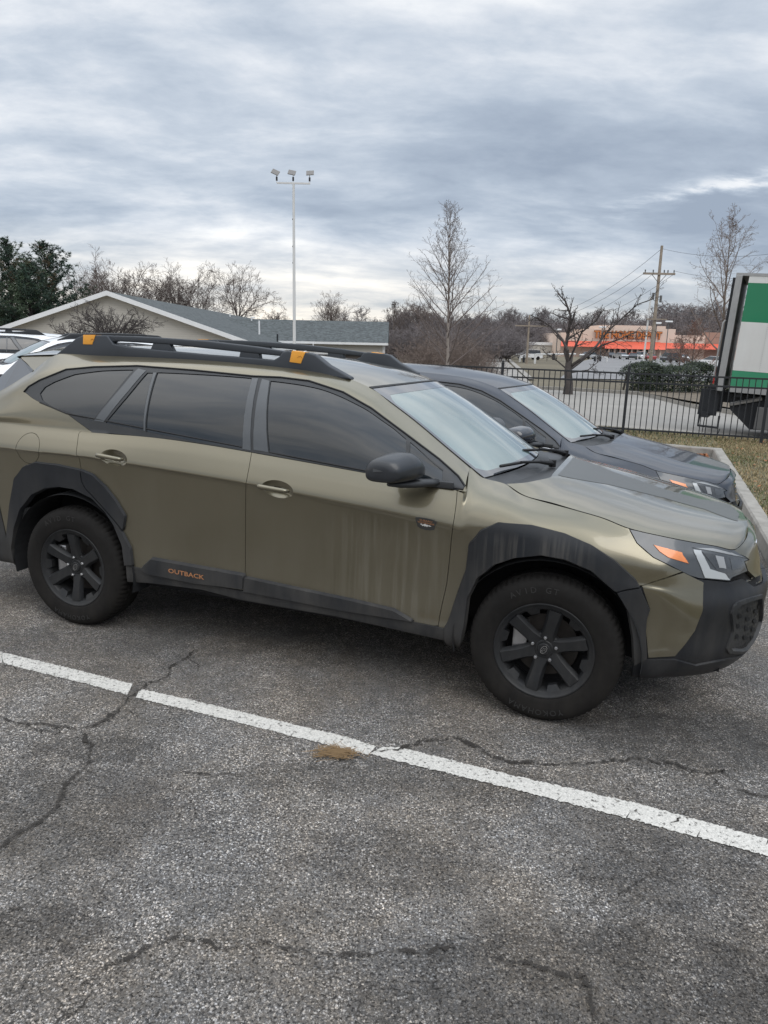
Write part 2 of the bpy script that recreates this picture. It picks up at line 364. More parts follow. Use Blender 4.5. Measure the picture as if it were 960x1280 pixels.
def panel_geo(net, outline, holes=(), step=(.12, .22), gap=.0, key=None):
    if key and key in CACHE: return CACHE[key]
    SC = np.array([1 / step[0], 1 / step[1]])
    poly = resample([tuple(np.array(p) * SC) for p in outline], .9)
    hs = [resample([tuple(np.array(p) * SC) for p in h], .9) for h in holes]
    A = np.array(poly); lo, hi = A.min(0), A.max(0)
    gx, gy = np.meshgrid(np.arange(math.ceil(lo[0]), hi[0]), np.arange(math.ceil(lo[1]), hi[1]), indexing='ij')
    G = np.stack([gx.ravel(), gy.ravel()], -1) + .0137
    if len(G):
        G = G[inpoly(G, poly)]
        if len(G): G = G[segdist(G, poly) > .33]
        for h in hs:
            if len(G): G = G[~inpoly(G, h)]
            if len(G): G = G[segdist(G, h) > .33]
    V = [Vector(p) for p in poly]; E = [(i, (i + 1) % len(poly)) for i in range(len(poly))]
    for h in hs:
        k = len(V); V += [Vector(p) for p in h]; E += [(k + i, k + (i + 1) % len(h)) for i in range(len(h))]
    V += [Vector(p) for p in G]
    r = delaunay_2d_cdt(V, E, [], 0, 1e-5); v2 = np.array([tuple(v) for v in r[0]]); F = np.array([tuple(f) for f in r[2] if len(f) == 3])
    c = v2[F].mean(1); ok = inpoly(c, poly)
    for h in hs: ok &= ~inpoly(c, h)
    F = F[ok]; ab = v2 / SC
    used = np.unique(F); mp = -np.ones(len(ab), int); mp[used] = np.arange(len(used)); ab = ab[used]; F = mp[F]
    # consistent winding and boundary loops
    a, b, c3 = ab[F[:, 0]], ab[F[:, 1]], ab[F[:, 2]]; cr = (b[:, 0] - a[:, 0]) * (c3[:, 1] - a[:, 1]) - (b[:, 1] - a[:, 1]) * (c3[:, 0] - a[:, 0])
    F[cr < 0] = F[cr < 0][:, ::-1]
    es = {}
    for f in F:
        for i in range(3): es[(f[i], f[(i + 1) % 3])] = 1
    B = [(i, j) for (i, j) in es if (j, i) not in es]
    res = (ab, F, B)
    if key: CACHE[key] = res
    return res
WARP = [lambda P: P]
def panel(net, outline, name, mt, parent, sgn=-1, off=0.0, thick=.012, bev=0.0, holes=(), step=(.12, .22), disp=None, key=None, gap=.0015):
    ab, F, B = panel_geo(net, outline, holes, step, key=key)
    P = net.ev(ab[:, 0], ab[:, 1]); Nn = net.nrm(ab[:, 0], ab[:, 1])
    # shrink: move boundary vertices inwards a little so that shut lines stay open
    inw = np.zeros_like(P); cnt = np.zeros(len(P))
    fc = P[F]; fn = np.cross(fc[:, 1] - fc[:, 0], fc[:, 2] - fc[:, 0]); sg = 1.0 if (fn * Nn[F[:, 0]]).sum() > 0 else -1.0
    for i, j in B:
        e = P[j] - P[i]; L = np.linalg.norm(e)
        if L < 1e-9: continue
        w = np.cross(Nn[i], e / L) * sg; inw[i] += w; inw[j] += w; cnt[i] += 1; cnt[j] += 1
    L = np.linalg.norm(inw, axis=1, keepdims=True); inw = inw / np.maximum(L, 1e-9)
    seam = np.zeros(len(P), bool)
    if net.kind == 'S': seam = (ab[:, 1] > 7.97) & (P[:, 0] < -2.5)
    if net.kind == 'G': seam = (ab[:, 1] < .03) & (P[:, 0] < -2.5)
    if seam.any():
        inw[seam] = 0; sn0 = np.array([-.04, .87, .48]); Nn[seam] = sn0 / np.linalg.norm(sn0); off_seam = True
    top = P + Nn * off + inw * gap
    if disp is not None: top = top + Nn * disp(ab, P)[:, None]
    V = list(top); NN = list(Nn); Fc = [tuple(f) for f in F]
    if thick > 0:
        bi = {}
        for i, j in B:
            if seam[i] and seam[j]: continue
            for q in (i, j):
                if q not in bi:
                    k = len(V); out = -inw[q]; low = P[q] + Nn[q] * (off - thick) + inw[q] * gap + out * bev
                    sn = (out * thick + Nn[q] * bev); sn = sn / (np.linalg.norm(sn) + 1e-9)
                    V += [top[q], low]; NN += [sn, sn]; bi[q] = k
            Fc.append((bi[i], bi[i] + 1, bi[j] + 1, bi[j]))
    V = np.array(V); NN = np.array(NN)
    if sg < 0: Fc = [f[::-1] for f in Fc]
    if sgn < 0: V[:, 1] *= -1; NN[:, 1] *= -1; Fc = [f[::-1] for f in Fc]
    V = WARP[0](V)
    return mesh_obj(name, V, Fc, mt, parent, True, normals=NN)
# ---- side net: columns from the middle of the tail, round the rear corner, along the side, round the nose to its middle; 9 rows sill -> belt / bonnet line
def zc(X): return float(np.interp(X, [-3.9, -3.3, -2.63, -2.2, -1.57, -1.25, -.77, -.46], [1.0, 1.03, 1.04, 1.025, 1.0, .975, .94, .91]))
def zb(X): return float(np.interp(X, [-3.9, -3.3, -2.7, -2.06, -1.57, -.97, -.47], [1.13, 1.16, 1.16, 1.172, 1.142, 1.102, 1.063]))
def side_col(X, w=1.0, dx=0.0):
    c, b = zc(X), zb(X)
    return [(X, y * w, z) for y, z in ((.80, .27), (.875, .31), (.898, .42), (.903, .58), (.914, .80), (.926, c - .035), (.933, c), (.903, c + .52 * (b - c)), (.866, b))]
HL = [(632, 605, .70), (656, 620, .745), (690, 629, .762), (720, 638, .775), (754, 648, .79), (787, 661, .80), (830, 671, .775), (866, 678, .72), (895, 683, .66), (917, 687, .59), (930, 676, .45), (934, 664, .28)]
HLP = [aty(*p) for p in HL] + [(.868, 0, .928)]
def front_col(X, y, top, zz=(.25, .30, .40, .53, .64, .73, .81, .87), dxs=(-.15, -.06, -.005, .004, .010, -.028, -.05, -.068), iny=(.90, .96, 1, 1, 1, .995, .985, .97)):
    zt = top[2]; z7 = min(zz[7], zt - .03); z6 = min(zz[6], z7 - .045)
    Z = list(zz[:6]) + [z6, z7]
    return [(X + dxs[i], y * iny[i], Z[i]) for i in range(8)] + [tuple(top)]
def fender_col(X, y5, y6, y7, z5, z6, z7, top, y0=.81, yb=.90):
    return [(X, y0, .27), (X, .87 * yb / .9, .31), (X, yb - .002, .42), (X, yb + .002, .56), (X, .914 * yb / .9, .70), (X, y5, z5), (X, y6, z6), (top[0] * .5 + X * .5, y7, z7), top]
S_COLS = []
for X, y, zt in ((-3.93, .0, 1.12), (-3.92, .35, 1.12), (-3.88, .62, 1.125), (-3.80, .77, 1.13)):
    S_COLS.append([(X + .08, y, .30), (X + .0, y, .34), (X - .05, y * 1.02, .45), (X - .05, y * 1.02, .58), (X - .02, y * 1.01, .72), (X, y, .85), (X, y, .98), (X + .02, y * .99, 1.05), (X + .05, y * .97, zt)])
S_COLS += [side_col(-3.6, .955), side_col(-3.3, .982), side_col(-2.95, .998), side_col(-2.6), side_col(-2.2), side_col(-1.85), side_col(-1.5), side_col(-1.15), side_col(-.8), side_col(-.5)]
S_COLS += [[(-.432, .80, .27), (-.432, .873, .31), (-.432, .898, .42), (-.432, .903, .58), (-.432, .914, .78), (-.432, .925, .868), (-.432, .932, .905), (-.432, .899, .990), (-.432, .862, 1.060)],
           [(-.385, .803, .27), (-.385, .872, .31), (-.385, .898, .42), (-.385, .903, .58), (-.385, .916, .79), (-.385, .929, .880), (-.387, .924, .930), (-.40, .876, 1.030), (-.457, .703, 1.150)],
           fender_col(-.30, .926, .914, .856, .87, .945, 1.042, (-.387, .712, 1.110)),
           fender_col(-.2, .923, .908, .846, .86, .94, 1.024, HLP[0]),
           fender_col(-.06, .92, .905, .85, .84, .918, .992, HLP[1]),
           fender_col(.07, .918, .902, .852, .80, .885, .96, HLP[3]),
           fender_col(.2, .915, .90, .855, .78, .865, .93, HLP[4]),
           fender_col(.33, .90, .885, .85, .76, .845, .905, HLP[5], yb=.89),
           fender_col(.47, .872, .858, .825, .74, .82, .875, HLP[6], y0=.78, yb=.868),
           front_col(.62, .805, HLP[7]), front_col(.74, .725, HLP[8]), front_col(.845, .62, HLP[9]), front_col(.925, .46, HLP[10]), front_col(.975, .26, HLP[11]), front_col(.995, .0, HLP[12])]
S = Net(S_COLS); S.kind = 'S'
# ---- greenhouse net: belt -> window tops -> roof edge / windshield edge
G_ = [(-3.80, [(.84, 1.13), (.835, 1.135), (.825, 1.145), (.81, 1.155)], (-3.80, .79, 1.165)),
      (-3.60, [(.862, 1.15), (.85, 1.17), (.825, 1.20), (.80, 1.225)], (-3.58, .765, 1.25)),
      (-3.38, [(.866, 1.16), (.848, 1.20), (.815, 1.25), (.78, 1.30)], (-3.37, .735, 1.35)),
      (-3.20, [(.868, 1.165), (.85, 1.225), (.80, 1.32), (.76, 1.39)], (-3.19, .675, 1.47)),
      (-3.04, [(.868, 1.165), (.85, 1.24), (.80, 1.35), (.735, 1.465)], (-3.05, .615, 1.573)),
      (-2.75, [(.867, 1.165), (.845, 1.265), (.79, 1.385), (.71, 1.51)], (-2.75, .60, 1.587)),
      (-2.4, [(.867, 1.168), (.842, 1.275), (.785, 1.40), (.695, 1.535)], (-2.4, .595, 1.595)),
      (-2.0, [(.867, 1.17), (.84, 1.275), (.78, 1.405), (.685, 1.54)], (-2.0, .59, 1.60)),
      (-1.6, [(.866, 1.144), (.835, 1.26), (.775, 1.40), (.68, 1.53)], (-1.6, .59, 1.59)),
      (-1.28, [(.866, 1.122), (.835, 1.24), (.775, 1.38), (.68, 1.512)], (-1.28, .592, 1.563)),
      (-1.04, [(.866, 1.107), (.838, 1.205), (.785, 1.32), (.70, 1.44)], (-1.04, .605, 1.500)),
      (-.90, [(.866, 1.098), (.842, 1.175), (.795, 1.27), (.73, 1.365)], (-.90, .63, 1.425)),
      (-.75, [(.866, 1.088), (.848, 1.145), (.81, 1.215), (.765, 1.28)], (-.755, .655, 1.342)),
      (-.58, [(.866, 1.073), (.855, 1.105), (.83, 1.145), (.80, 1.18)], (-.58, .68, 1.229)),
      (-.455, [(.862, 1.060), (.848, 1.082), (.815, 1.107), (.765, 1.130)], (-.457, .703, 1.150))]
def s_top(X):
    a, b = S.xz(X, 1.30); aa = np.linspace(0, 14, 400); P = S.ev(aa, np.full(400, 8.0)); k = np.abs(P[:, 0] - X).argmin(); return P[k]
for _g in G_:
    if -3.7 <= _g[0] < -.5:
        _q = s_top(_g[0]); _g[1][0] = (float(_q[1]), float(_q[2]))
G = Net([[(X + (.023 - .006 * i if X == -.455 else 0), y, z) for i, (y, z) in enumerate(r)] + [t] for X, r, t in G_]); G.kind = 'G'
# ---- windshield (s from pillar to middle, t from base to header), roof, tail, bonnet
WE = [(-.385, .712, 1.108), (-.455, .70, 1.150), (-.58, .68, 1.229), (-.755, .655, 1.342), (-.90, .63, 1.425), (-1.04, .605, 1.500)]
WC = [(-.25, 0, 1.125), (-.33, 0, 1.178), (-.46, 0, 1.262), (-.64, 0, 1.372), (-.79, 0, 1.452), (-.935, 0, 1.518)]
def cross(e, c, ws=(0, .14, .36, .62, .82, 1), hs=(0, .26, .58, .85, .96, 1)):
    e = np.array(e); c = np.array(c); out = []
    for w, hgt in zip(ws, hs): out.append((e[0] + (c[0] - e[0]) * hgt, e[1] * (1 - w), e[2] + (c[2] - e[2]) * hgt))
    return out
W = Net([cross(e, c) for e, c in zip(WE, WC)])
RC = {-1.04: (-.935, 1.518), -1.28: (-1.22, 1.585), -1.6: (-1.58, 1.632), -2.0: (-2.0, 1.650), -2.4: (-2.4, 1.652), -2.75: (-2.77, 1.645), -3.04: (-3.12, 1.625)}
R_ = []
for X, r, t in G_:
    if X in RC: R_.append(cross(t, (RC[X][0], 0, RC[X][1])))
R = Net(R_)
SPL = [cross((-3.05, .615, 1.573), (-3.12, 0, 1.625)), cross((-3.40, .56, 1.548), (-3.45, 0, 1.60)), cross((-3.40, .56, 1.525), (-3.45, 0, 1.575)), cross((-3.22, .60, 1.46), (-3.28, 0, 1.50))]
T_ = []
for e, c in (((-3.19, .675, 1.47), (-3.27, 0, 1.50)), ((-3.37, .735, 1.35), (-3.48, 0, 1.37)), ((-3.58, .765, 1.25), (-3.68, 0, 1.25)), ((-3.75, .765, 1.15), (-3.88, 0, 1.12))): T_.append(cross(e, c))
TL = Net(T_)
HC = [(-.10, 0, 1.106), (.02, 0, 1.088), (.12, 0, 1.068), (.22, 0, 1.048), (.33, 0, 1.026), (.44, 0, 1.003), (.54, 0, .984), (.63, 0, .968), (.71, 0, .955), (.78, 0, .943), (.83, 0, .934), (.862, 0, .928)]
H_ = []
for k, (e, c) in enumerate(zip(HLP[:12], HC)):
    H_.append(cross(e, c, (0, .07, .20, .34, .50, .72, 1), (0, .30, .62, .76, .93, .985, 1)))
for j in range(1, 7): x, y, z = H_[0][j]; H_[0][j] = (-.10 - (.10 if j == 1 else .04 if j == 2 else 0), y, z)
H = Net(H_)
# ------------------------------------------------------------------ outlines of the panels as they lie on the body
def TRS(pts): return [(p[0], p[1]) if len(p) == 3 else (S.xz(*p) if max(abs(p[0]), abs(p[1])) < 6 else S.px2(*p)) for p in pts]
q = 0
FI = [(580.8, 780), (585, 746.7), (597.5, 721.7), (618.3, 705), (643.3, 696.7), (676.7, 693.4), (705.8, 698.8), (739, 713), (768, 738), (785, 763), (791, 797), (792.5, 830)]
RI = [(20.8, 703.8), (16.7, 685), (19.8, 660), (27, 637), (41.7, 618), (58, 610), (75, 608), (93.8, 611), (116.7, 622.5), (133, 639), (143.8, 655.8), (154, 680.8), (157.3, 705.8)]
FO = [(548, 782), (563.3, 768.4), (574, 736.4), (583, 712), (587, 680), (601.7, 663), (622.5, 653.8), (664, 657), (705.8, 667.5), (739, 682), (768.3, 700.8), (793.3, 723.8), (799.6, 734), (812, 761), (808, 773.8), (806.7, 788), (808, 821.7)]
RO = [(10.4, 683), (10.4, 664), (14, 630), (19.8, 597.5), (31, 583), (45.8, 577.7), (73, 580.8), (102, 587), (116.7, 593), (133, 608), (145.8, 624.6), (158, 645), (155, 659), (164.6, 685), (167.7, 706)]
SHUT_A = [(571.3, 614.3), (567.7, 648), (561.7, 701), (552.8, 754), (547.5, 781.9)]
SHUT_B = [(314.4, 566.6), (308.8, 598), (307, 648), (306.8, 690), (306.6, 738)]
SHUT_C = [(115, 528.3), (100, 540), (97, 553), (99, 573), (103, 593), (113, 613), (133, 640), (151.7, 660), (162, 690), (166.7, 707)]
HEADL = [(786.7, 661.6), (796, 679), (816.5, 696.8), (840.8, 709), (862.5, 719.8), (873, 723), (911, 726.6), (915, 722), (934, 714), (930, 702), (937, 699.5), (924.8, 692.7), (916.7, 686.8), (889.6, 681.9), (851.7, 675), (813.8, 667)]
AMBER = [(816, 681), (852, 690.5), (861, 705), (835, 697.5), (824, 690)]
DRL = [(866, 687), (876, 688.5), (887, 711), (905, 716.5), (912, 725.5), (880, 722.5), (876, 712)]
DRLT = [(864, 685), (878, 687.5), (922, 695.5), (936, 699.8), (915, 691), (890, 685.5)]
INNER = [(877, 690), (925, 698), (931, 712), (911, 721), (895, 713)]
SIDEP = [(801.7, 732), (828, 723.5), (853.8, 715.4), (878.8, 728), (877.5, 763), (868, 788), (855, 806), (843, 819.6), (810, 821.7), (806.7, 788), (808, 773.8), (812, 761)]
OUT = {}
def prep():
    t = TRS
    belt = lambda a0, a1, n=10: [(a, 8.0) for a in np.linspace(a0, a1, n)]
    fA, fB, fC = cv(t(SHUT_A), 3), cv(t(SHUT_B), 3), cv(t(SHUT_C), 3)
    aA, aB, aC = fA[0][0], fB[0][0], S.px2(115, 528)[0]
    fi, ri = cv(t(FI), 4), cv(t(RI), 4)
    OUT['front_door'] = belt(aB, aA) + fA + t([(500, 783), (421, 765), (340, 745)]) + fB[::-1]
    OUT['rear_door'] = belt(aC, aB) + fB + t([(260, 732), (210, 724), (168, 716)]) + fC[::-1]
    # rear quarter down to the rear bumper seam
    OUT['quarter_panel'] = [(1.2, 8.0)] + belt(2, aC, 12) + fC + t([(157.3, 705.8)]) + ri[::-1] + t([(12, 683)]) + [(5.0, 3.5), (4.2, 3.9), (3.0, 4.0), (1.2, 4.0)]
    OUT['rear_bumper'] = [(0, 4.0), (3.0, 4.0), (4.2, 3.9), (5.0, 3.5)] + t([(12, 683), (20.8, 703.8)]) + [(5.2, .8), (4.0, .3), (2, 0.2), (0, .2)]
    hl = t(dens(HEADL)); HLE = t([(791, 670), (796, 679), (806, 688), (816.5, 696.8), (829, 703), (840.8, 709)])
    seam = t([(768, 738), (785, 735), (801.6, 732), (815, 727.8), (828, 723.5), (841, 719), (854, 714.4)])
    top = [(a, 8.0) for a in np.linspace(hl[0][0], 14.0, 16)]
    OUT['front_fender'] = top + [(aA, 8.0)] + fA + t([(556, 800)]) + fi[:-3] + seam[1:] + HLE[::-1] + [hl[0]]
    OUT['side_piece'] = t(dens(SIDEP))
    OUT['headlight'] = hl
    nose = 8.0
    OUT['bumper'] = t([(789, 848), (792, 822), (799.6, 733.5), (828, 724), (853.8, 715), (873, 723.5), (885, 724.8), (898, 726), (911, 727.5), (920, 725)]) + t([(928, 723), (942, 733)]) + [(26.4, 4.45), (27.2, 4.2), (28, 4.2), (28, .15), (26, .15), (24, .1)] + t([(851.7, 855)])
    OUT['nose_panel'] = [(28, 7.95)] + [(a, 7.95) for a in np.linspace(27.7, 24.6, 8)] + t([(924.8, 692.9), (937, 699.6), (931, 702), (935, 713.5), (944, 722), (951, 718), (950, 700)]) + [(26.6, 7.0), (27.3, 7.15), (28, 7.15)]
    OUT['grille'] = [(28, 7.1), (27.3, 7.1), (26.62, 6.95)] + t([(946, 706), (944, 724), (928.5, 723), (942, 732)]) + [(26.4, 4.5), (27.2, 4.25), (28, 4.25)]
prep()
print('HEADL ab', [tuple(round(v, 2) for v in p) for p in OUT['headlight']])
print('nose', [tuple(round(v, 2) for v in p) for p in OUT['nose_panel']])
print('bumper', [tuple(round(v, 2) for v in p) for p in OUT['bumper']])
def trG(pts): return [G.px2(*p) for p in pts]
TRIM = [(30, 490), (36, 483), (50, 475), (83, 461.7), (117, 458.6), (172, 457.2), (240, 462.5), (316.7, 470.2), (350, 471.5), (386, 476), (428.8, 490), (464, 510), (506.7, 541.7), (549, 573.6), (573, 595), (581, 607), (579, 612), (573, 614.5)]
def prepG():
    tr = trG(dens(TRIM, 10, closed=False)); lo = trG([(50, 503), (83, 516.7)])
    a0 = G.px2(116, 527)[0]; a1 = tr[-1][0]
    OUT['g_trim'] = tr + [(a, 0.0) for a in np.linspace(a1, a0, 24)] + lo[::-1]
    OUT['g_quarter'] = trG([(50, 491.7), (56, 484), (66.7, 478), (93, 468), (126.7, 463.5), (166.7, 462.2), (140, 494), (115, 526), (93, 518), (63, 506.7), (53, 500)])
    OUT['g_vent'] = trG([(184, 466), (191, 466), (178.5, 537.5), (132, 528.5), (158, 497)])
    OUT['g_rear'] = trG([(196.7, 465.6), (250, 468), (314, 472.6), (308, 515), (301.7, 561.5), (240, 551), (182.7, 539.5)])
    OUT['g_front'] = trG([(338.4, 476), (386, 483), (421.7, 494), (457, 511.6), (492.5, 536), (507.4, 548.8), (507, 575), (506.7, 600.5), (457, 590.3), (386, 576.3), (336.7, 565.8)])
    OUT['g_corner'] = trG([(513, 552.7), (530, 568), (553, 588), (553, 605), (530, 602), (513, 599)])
prepG()
mat('mirror_cap', (.018, .021, .026), rough=.40, noise=(5, .1), coat=.3, coat_r=.15)
mat('mirror_gloss', (.012, .015, .022), rough=.2, coat=1)
mat('frit', (.06, .065, .075), rough=.08, spec=.8, coat=.7, coat_r=.03)
mat('garnish', (.06, .068, .08), rough=.3, noise=(8, .1), coat=.3)
mat('badge_dark', (.05, .05, .048), rough=.5)
mat('badge_white', (.75, .75, .73), rough=.5)
def circ(X, Z, rx, rz, n=28, sl=0): return [S.xz(X + rx * math.cos(a), Z + sl * rx * math.cos(a) + rz * math.sin(a)) for a in np.linspace(0, 2 * math.pi, n, endpoint=False)]
FUEL = circ(-3.014, 1.040, .088, .088)
HND = {}; HCUP = {}
for kx, c, e0, e1 in (('f', (347.5, 611.5), (314.4, 605.5), (366, 615)), ('r', (142.5, 572.5), (117, 568), (162.7, 576.7))):
    P = aty(c[0], c[1], .925); A = aty(e0[0], e0[1], .93); B = aty(e1[0], e1[1], .93)
    HND[kx] = (P[0], P[2], (B[2] - A[2]) / (B[0] - A[0])); HCUP[kx] = circ(P[0], P[2], .088, .043, 30, HND[kx][2])
FOGB = S.tr(dens([(920.5, 761), (925.4, 756), (940, 751), (950, 748), (951, 769), (947, 800), (943, 813), (914.5, 812), (911.6, 808), (918.5, 788), (917, 769)]))
FOGR = grow(FOGB, 1.16)
_hx = lambda x, y, r=3.0: [(x + r * math.cos(a) * .9, y + r * math.sin(a)) for a in np.linspace(0, 2 * math.pi, 6, endpoint=False)]
DIMPLE_SHADES = [[S.px2(*q_) for q_ in _hx(770 + x / 5.05, 650 + y / 5.05)] for x, y in ((845, 568), (890, 580), (788, 608), (838, 628), (882, 640), (775, 672), (830, 686), (872, 692), (768, 735), (822, 745), (912, 553), (868, 748))]
def fogdisp(ab, P):
    u = np.hypot(P[:, 0], P[:, 1] - 0) * 0 + (-P[:, 1]) * 1.25 + (P[:, 0]) * .5; v = P[:, 2]; s = .034; r = np.zeros(len(P))
    i = np.round(v / (s * .8)); uo = u - (i % 2) * s / 2; du = uo - np.round(uo / s) * s; dv = v - i * s * .8
    return -.006 * np.clip(1.7 - np.hypot(du, dv) / .0085, 0, 1)
LP = {'amber': S.tr(dens(AMBER)), 'drl': S.tr(dens(DRL)), 'drlt': S.tr(dens(DRLT)), 'inner': S.tr(dens(INNER)), 'p1': S.tr(dens([(893, 694), (904, 696), (907, 711), (898, 710)])), 'p2': S.tr(dens([(911, 697), (925, 700.5), (928, 710), (914, 713)]))}
_t = lambda p: TRS(dens(p, closed=False)) if len(p) > 2 else TRS(p)
INNERS = [(3.2, 1.5), (3.2, 7.75), (27, 7.75), (27, 1.5), (24, 1.2)] + _t(FI)[::-1] + [(13, .8), (9.2, .8)] + _t(RI)[::-1] + [(5.2, 1.4)]
CLAD = dict(
    farch1=cv(_t(FO[1:13]), 3) + _t([(770.5, 738.5)]) + cv(_t(FI[:9][::-1]), 3) + _t([(577, 800), (569, 819), (556.5, 799), (556, 784)]),
    farch2=_t([(800, 735), (812, 761), (808, 773.8), (806.7, 788), (808, 822), (792.5, 830), (791, 797), (785, 763), (771, 740)]),
    rarch=cv(_t(RO[:8]), 3) + cv(_t([(104, 601.7), (108, 610), (125, 628.8), (143.8, 650), (155, 666), (164.6, 685), (167.2, 706)]), 3) + cv(_t(RI[::-1]), 3),
    rarchdoor=cv(_t([(102.8, 587), (116.7, 593), (133, 608), (145.8, 624.6), (158, 645)]), 3) + _t([(155.5, 662)]) + cv(_t([(144.8, 648.5), (126, 627.3), (109, 609), (105, 601)]), 3),
    rdoor=_t([(178, 710), (191.7, 697.7), (306.2, 718), (305.6, 735), (245, 727.5), (186.7, 716)]),
    fdoor=_t([(307.6, 720.9), (373, 735), (439.5, 749), (492.6, 761.4), (516.7, 775.5), (430, 762), (305.8, 738)]),
    sill=_t([(158, 706), (178, 710), (186.7, 716.7), (245, 728.2), (305, 738), (430, 763), (516, 776.5), (547, 783), (556, 785), (556.5, 800), (478, 782.5), (421.6, 770), (368.5, 761), (301, 749), (253, 736.7), (186.7, 728.3), (160, 726.7)]),
    flap=_t([(558, 802), (577, 802), (575, 811), (568.6, 820)]),
    lip=_t([(789, 848.8), (793, 823), (843, 823), (869, 830), (910, 822), (945, 815), (943, 833), (893, 850), (851.7, 855)]))
PIL = dict(pc=trG([(173, 460.5), (183, 463.3), (129.5, 528), (117.5, 526)]), pc2=trG([(191.8, 465.6), (195.8, 465.9), (181.8, 539), (179.5, 538.6)]),
           pb1=trG([(315.2, 472.6), (323, 472.8), (313.7, 563.5), (303, 561.5)]), pb2=trG([(327.5, 473.5), (337.2, 476), (335.5, 565.6), (316.8, 562.5)]))
_nd = [H.px2(*p) for p in [(703, 596), (760, 606), (830, 623), (880, 637), (922, 652)]]
DECAL = [(.25, 6)] + [(.25, _nd[0][1])] + _nd + [(10.2, 6)]
print('decal', DECAL)

mat('tyre_letter_lit', (.024, .0235, .023), rough=.7)  # same rubber, lighter: light caught by the raised letters put into the colour
mat('lamp_bezel', (.30, .31, .32), rough=.3, coat=.5)
def full(net, a0=0, a1=None, b0=0, b1=None, n=16):
    a1 = net.n - 1 if a1 is None else a1; b1 = net.m - 1 if b1 is None else b1
    return [(a, b0) for a in np.linspace(a0, a1, n)][:-1] + [(a1, b) for b in np.linspace(b0, b1, n)][:-1] + [(a, b1) for a in np.linspace(a1, a0, n)][:-1] + [(a0, b) for b in np.linspace(b1, b0, n)][:-1]
def bothsides(net, outline, name, mt, parent, off=0, step=(.2, .25), thick=.01, key=None):
    """a panel that reaches the middle line, made of both halves in one mesh"""
    a = panel(net, outline, name, mt, parent, -1, off, 0, step=step, gap=0, key=key); b = panel(net, outline, name + '_half', mt, None, 1, off, 0, step=step, gap=0, key=key)
    A, B = a.data, b.data
    V = [v.co[:] for v in A.vertices]; k = len(V); V += [v.co[:] for v in B.vertices]
    F = [tuple(p.vertices) for p in A.polygons] + [tuple(i + k for i in p.vertices) for p in B.polygons]
    bpy.data.objects.remove(a); bpy.data.objects.remove(b)
    o = mesh_obj(name, V, F, mt, parent, True)
    bm = bmesh.new(); bm.from_mesh(o.data); bmesh.ops.remove_doubles(bm, verts=bm.verts[:], dist=.0006); bmesh.ops.recalc_face_normals(bm, faces=bm.faces[:])
    if sum(f.normal.z * f.calc_area() for f in bm.faces) < 0: bmesh.ops.reverse_faces(bm, faces=bm.faces[:])
    bm.to_mesh(o.data); bm.free(); o.data.polygons.foreach_set('use_smooth', [True] * len(o.data.polygons)); return o
def wv(V): return WARP[0](np.array(V, float))
def side_mesh(mb, sgn):
    V = np.array(mb.V, float)
    if sgn > 0: V = V * np.array([1, -1, 1])
    mb.V = [tuple(v) for v in WARP[0](V)]
    return mb
def text_mesh(s, size, extrude=.0, offset=0.0, bold=False):
    cu = bpy.data.curves.new('t', 'FONT'); cu.body = s; cu.size = size; cu.extrude = extrude; cu.offset = offset; cu.align_x = 'CENTER'; cu.resolution_u = 2
    o = bpy.data.objects.new('t', cu); COL.objects.link(o); bpy.context.view_layer.update()
    me = bpy.data.meshes.new_from_object(o.evaluated_get(bpy.context.evaluated_depsgraph_get()))
    V = [v.co.copy() for v in me.vertices]; F = [tuple(p.vertices) for p in me.polygons]
    bpy.data.objects.remove(o); bpy.data.curves.remove(cu); bpy.data.meshes.remove(me); return V, F
def on_side(pts2, X0, Z0, ang, off, flat=True):
    """2D sign drawing (u along the car, v up) laid on the right flank, tangent at (X0,Z0)"""
    a, b = S.xz(X0, Z0); P = S.ev(a, b)[0]; n = Vector(S.nrm(a, b)[0]); u = Vector((math.cos(ang), 0, math.sin(ang))); u = (u - n * u.dot(n)).normalized(); v = u.cross(n) * -1
    if v.z < 0: v = -v
    out = [Vector(P) + n * (off + (p[2] if len(p) > 2 else 0)) + u * p[0] + v * p[1] for p in pts2]
    return [(p.x, -p.y, p.z) for p in out]
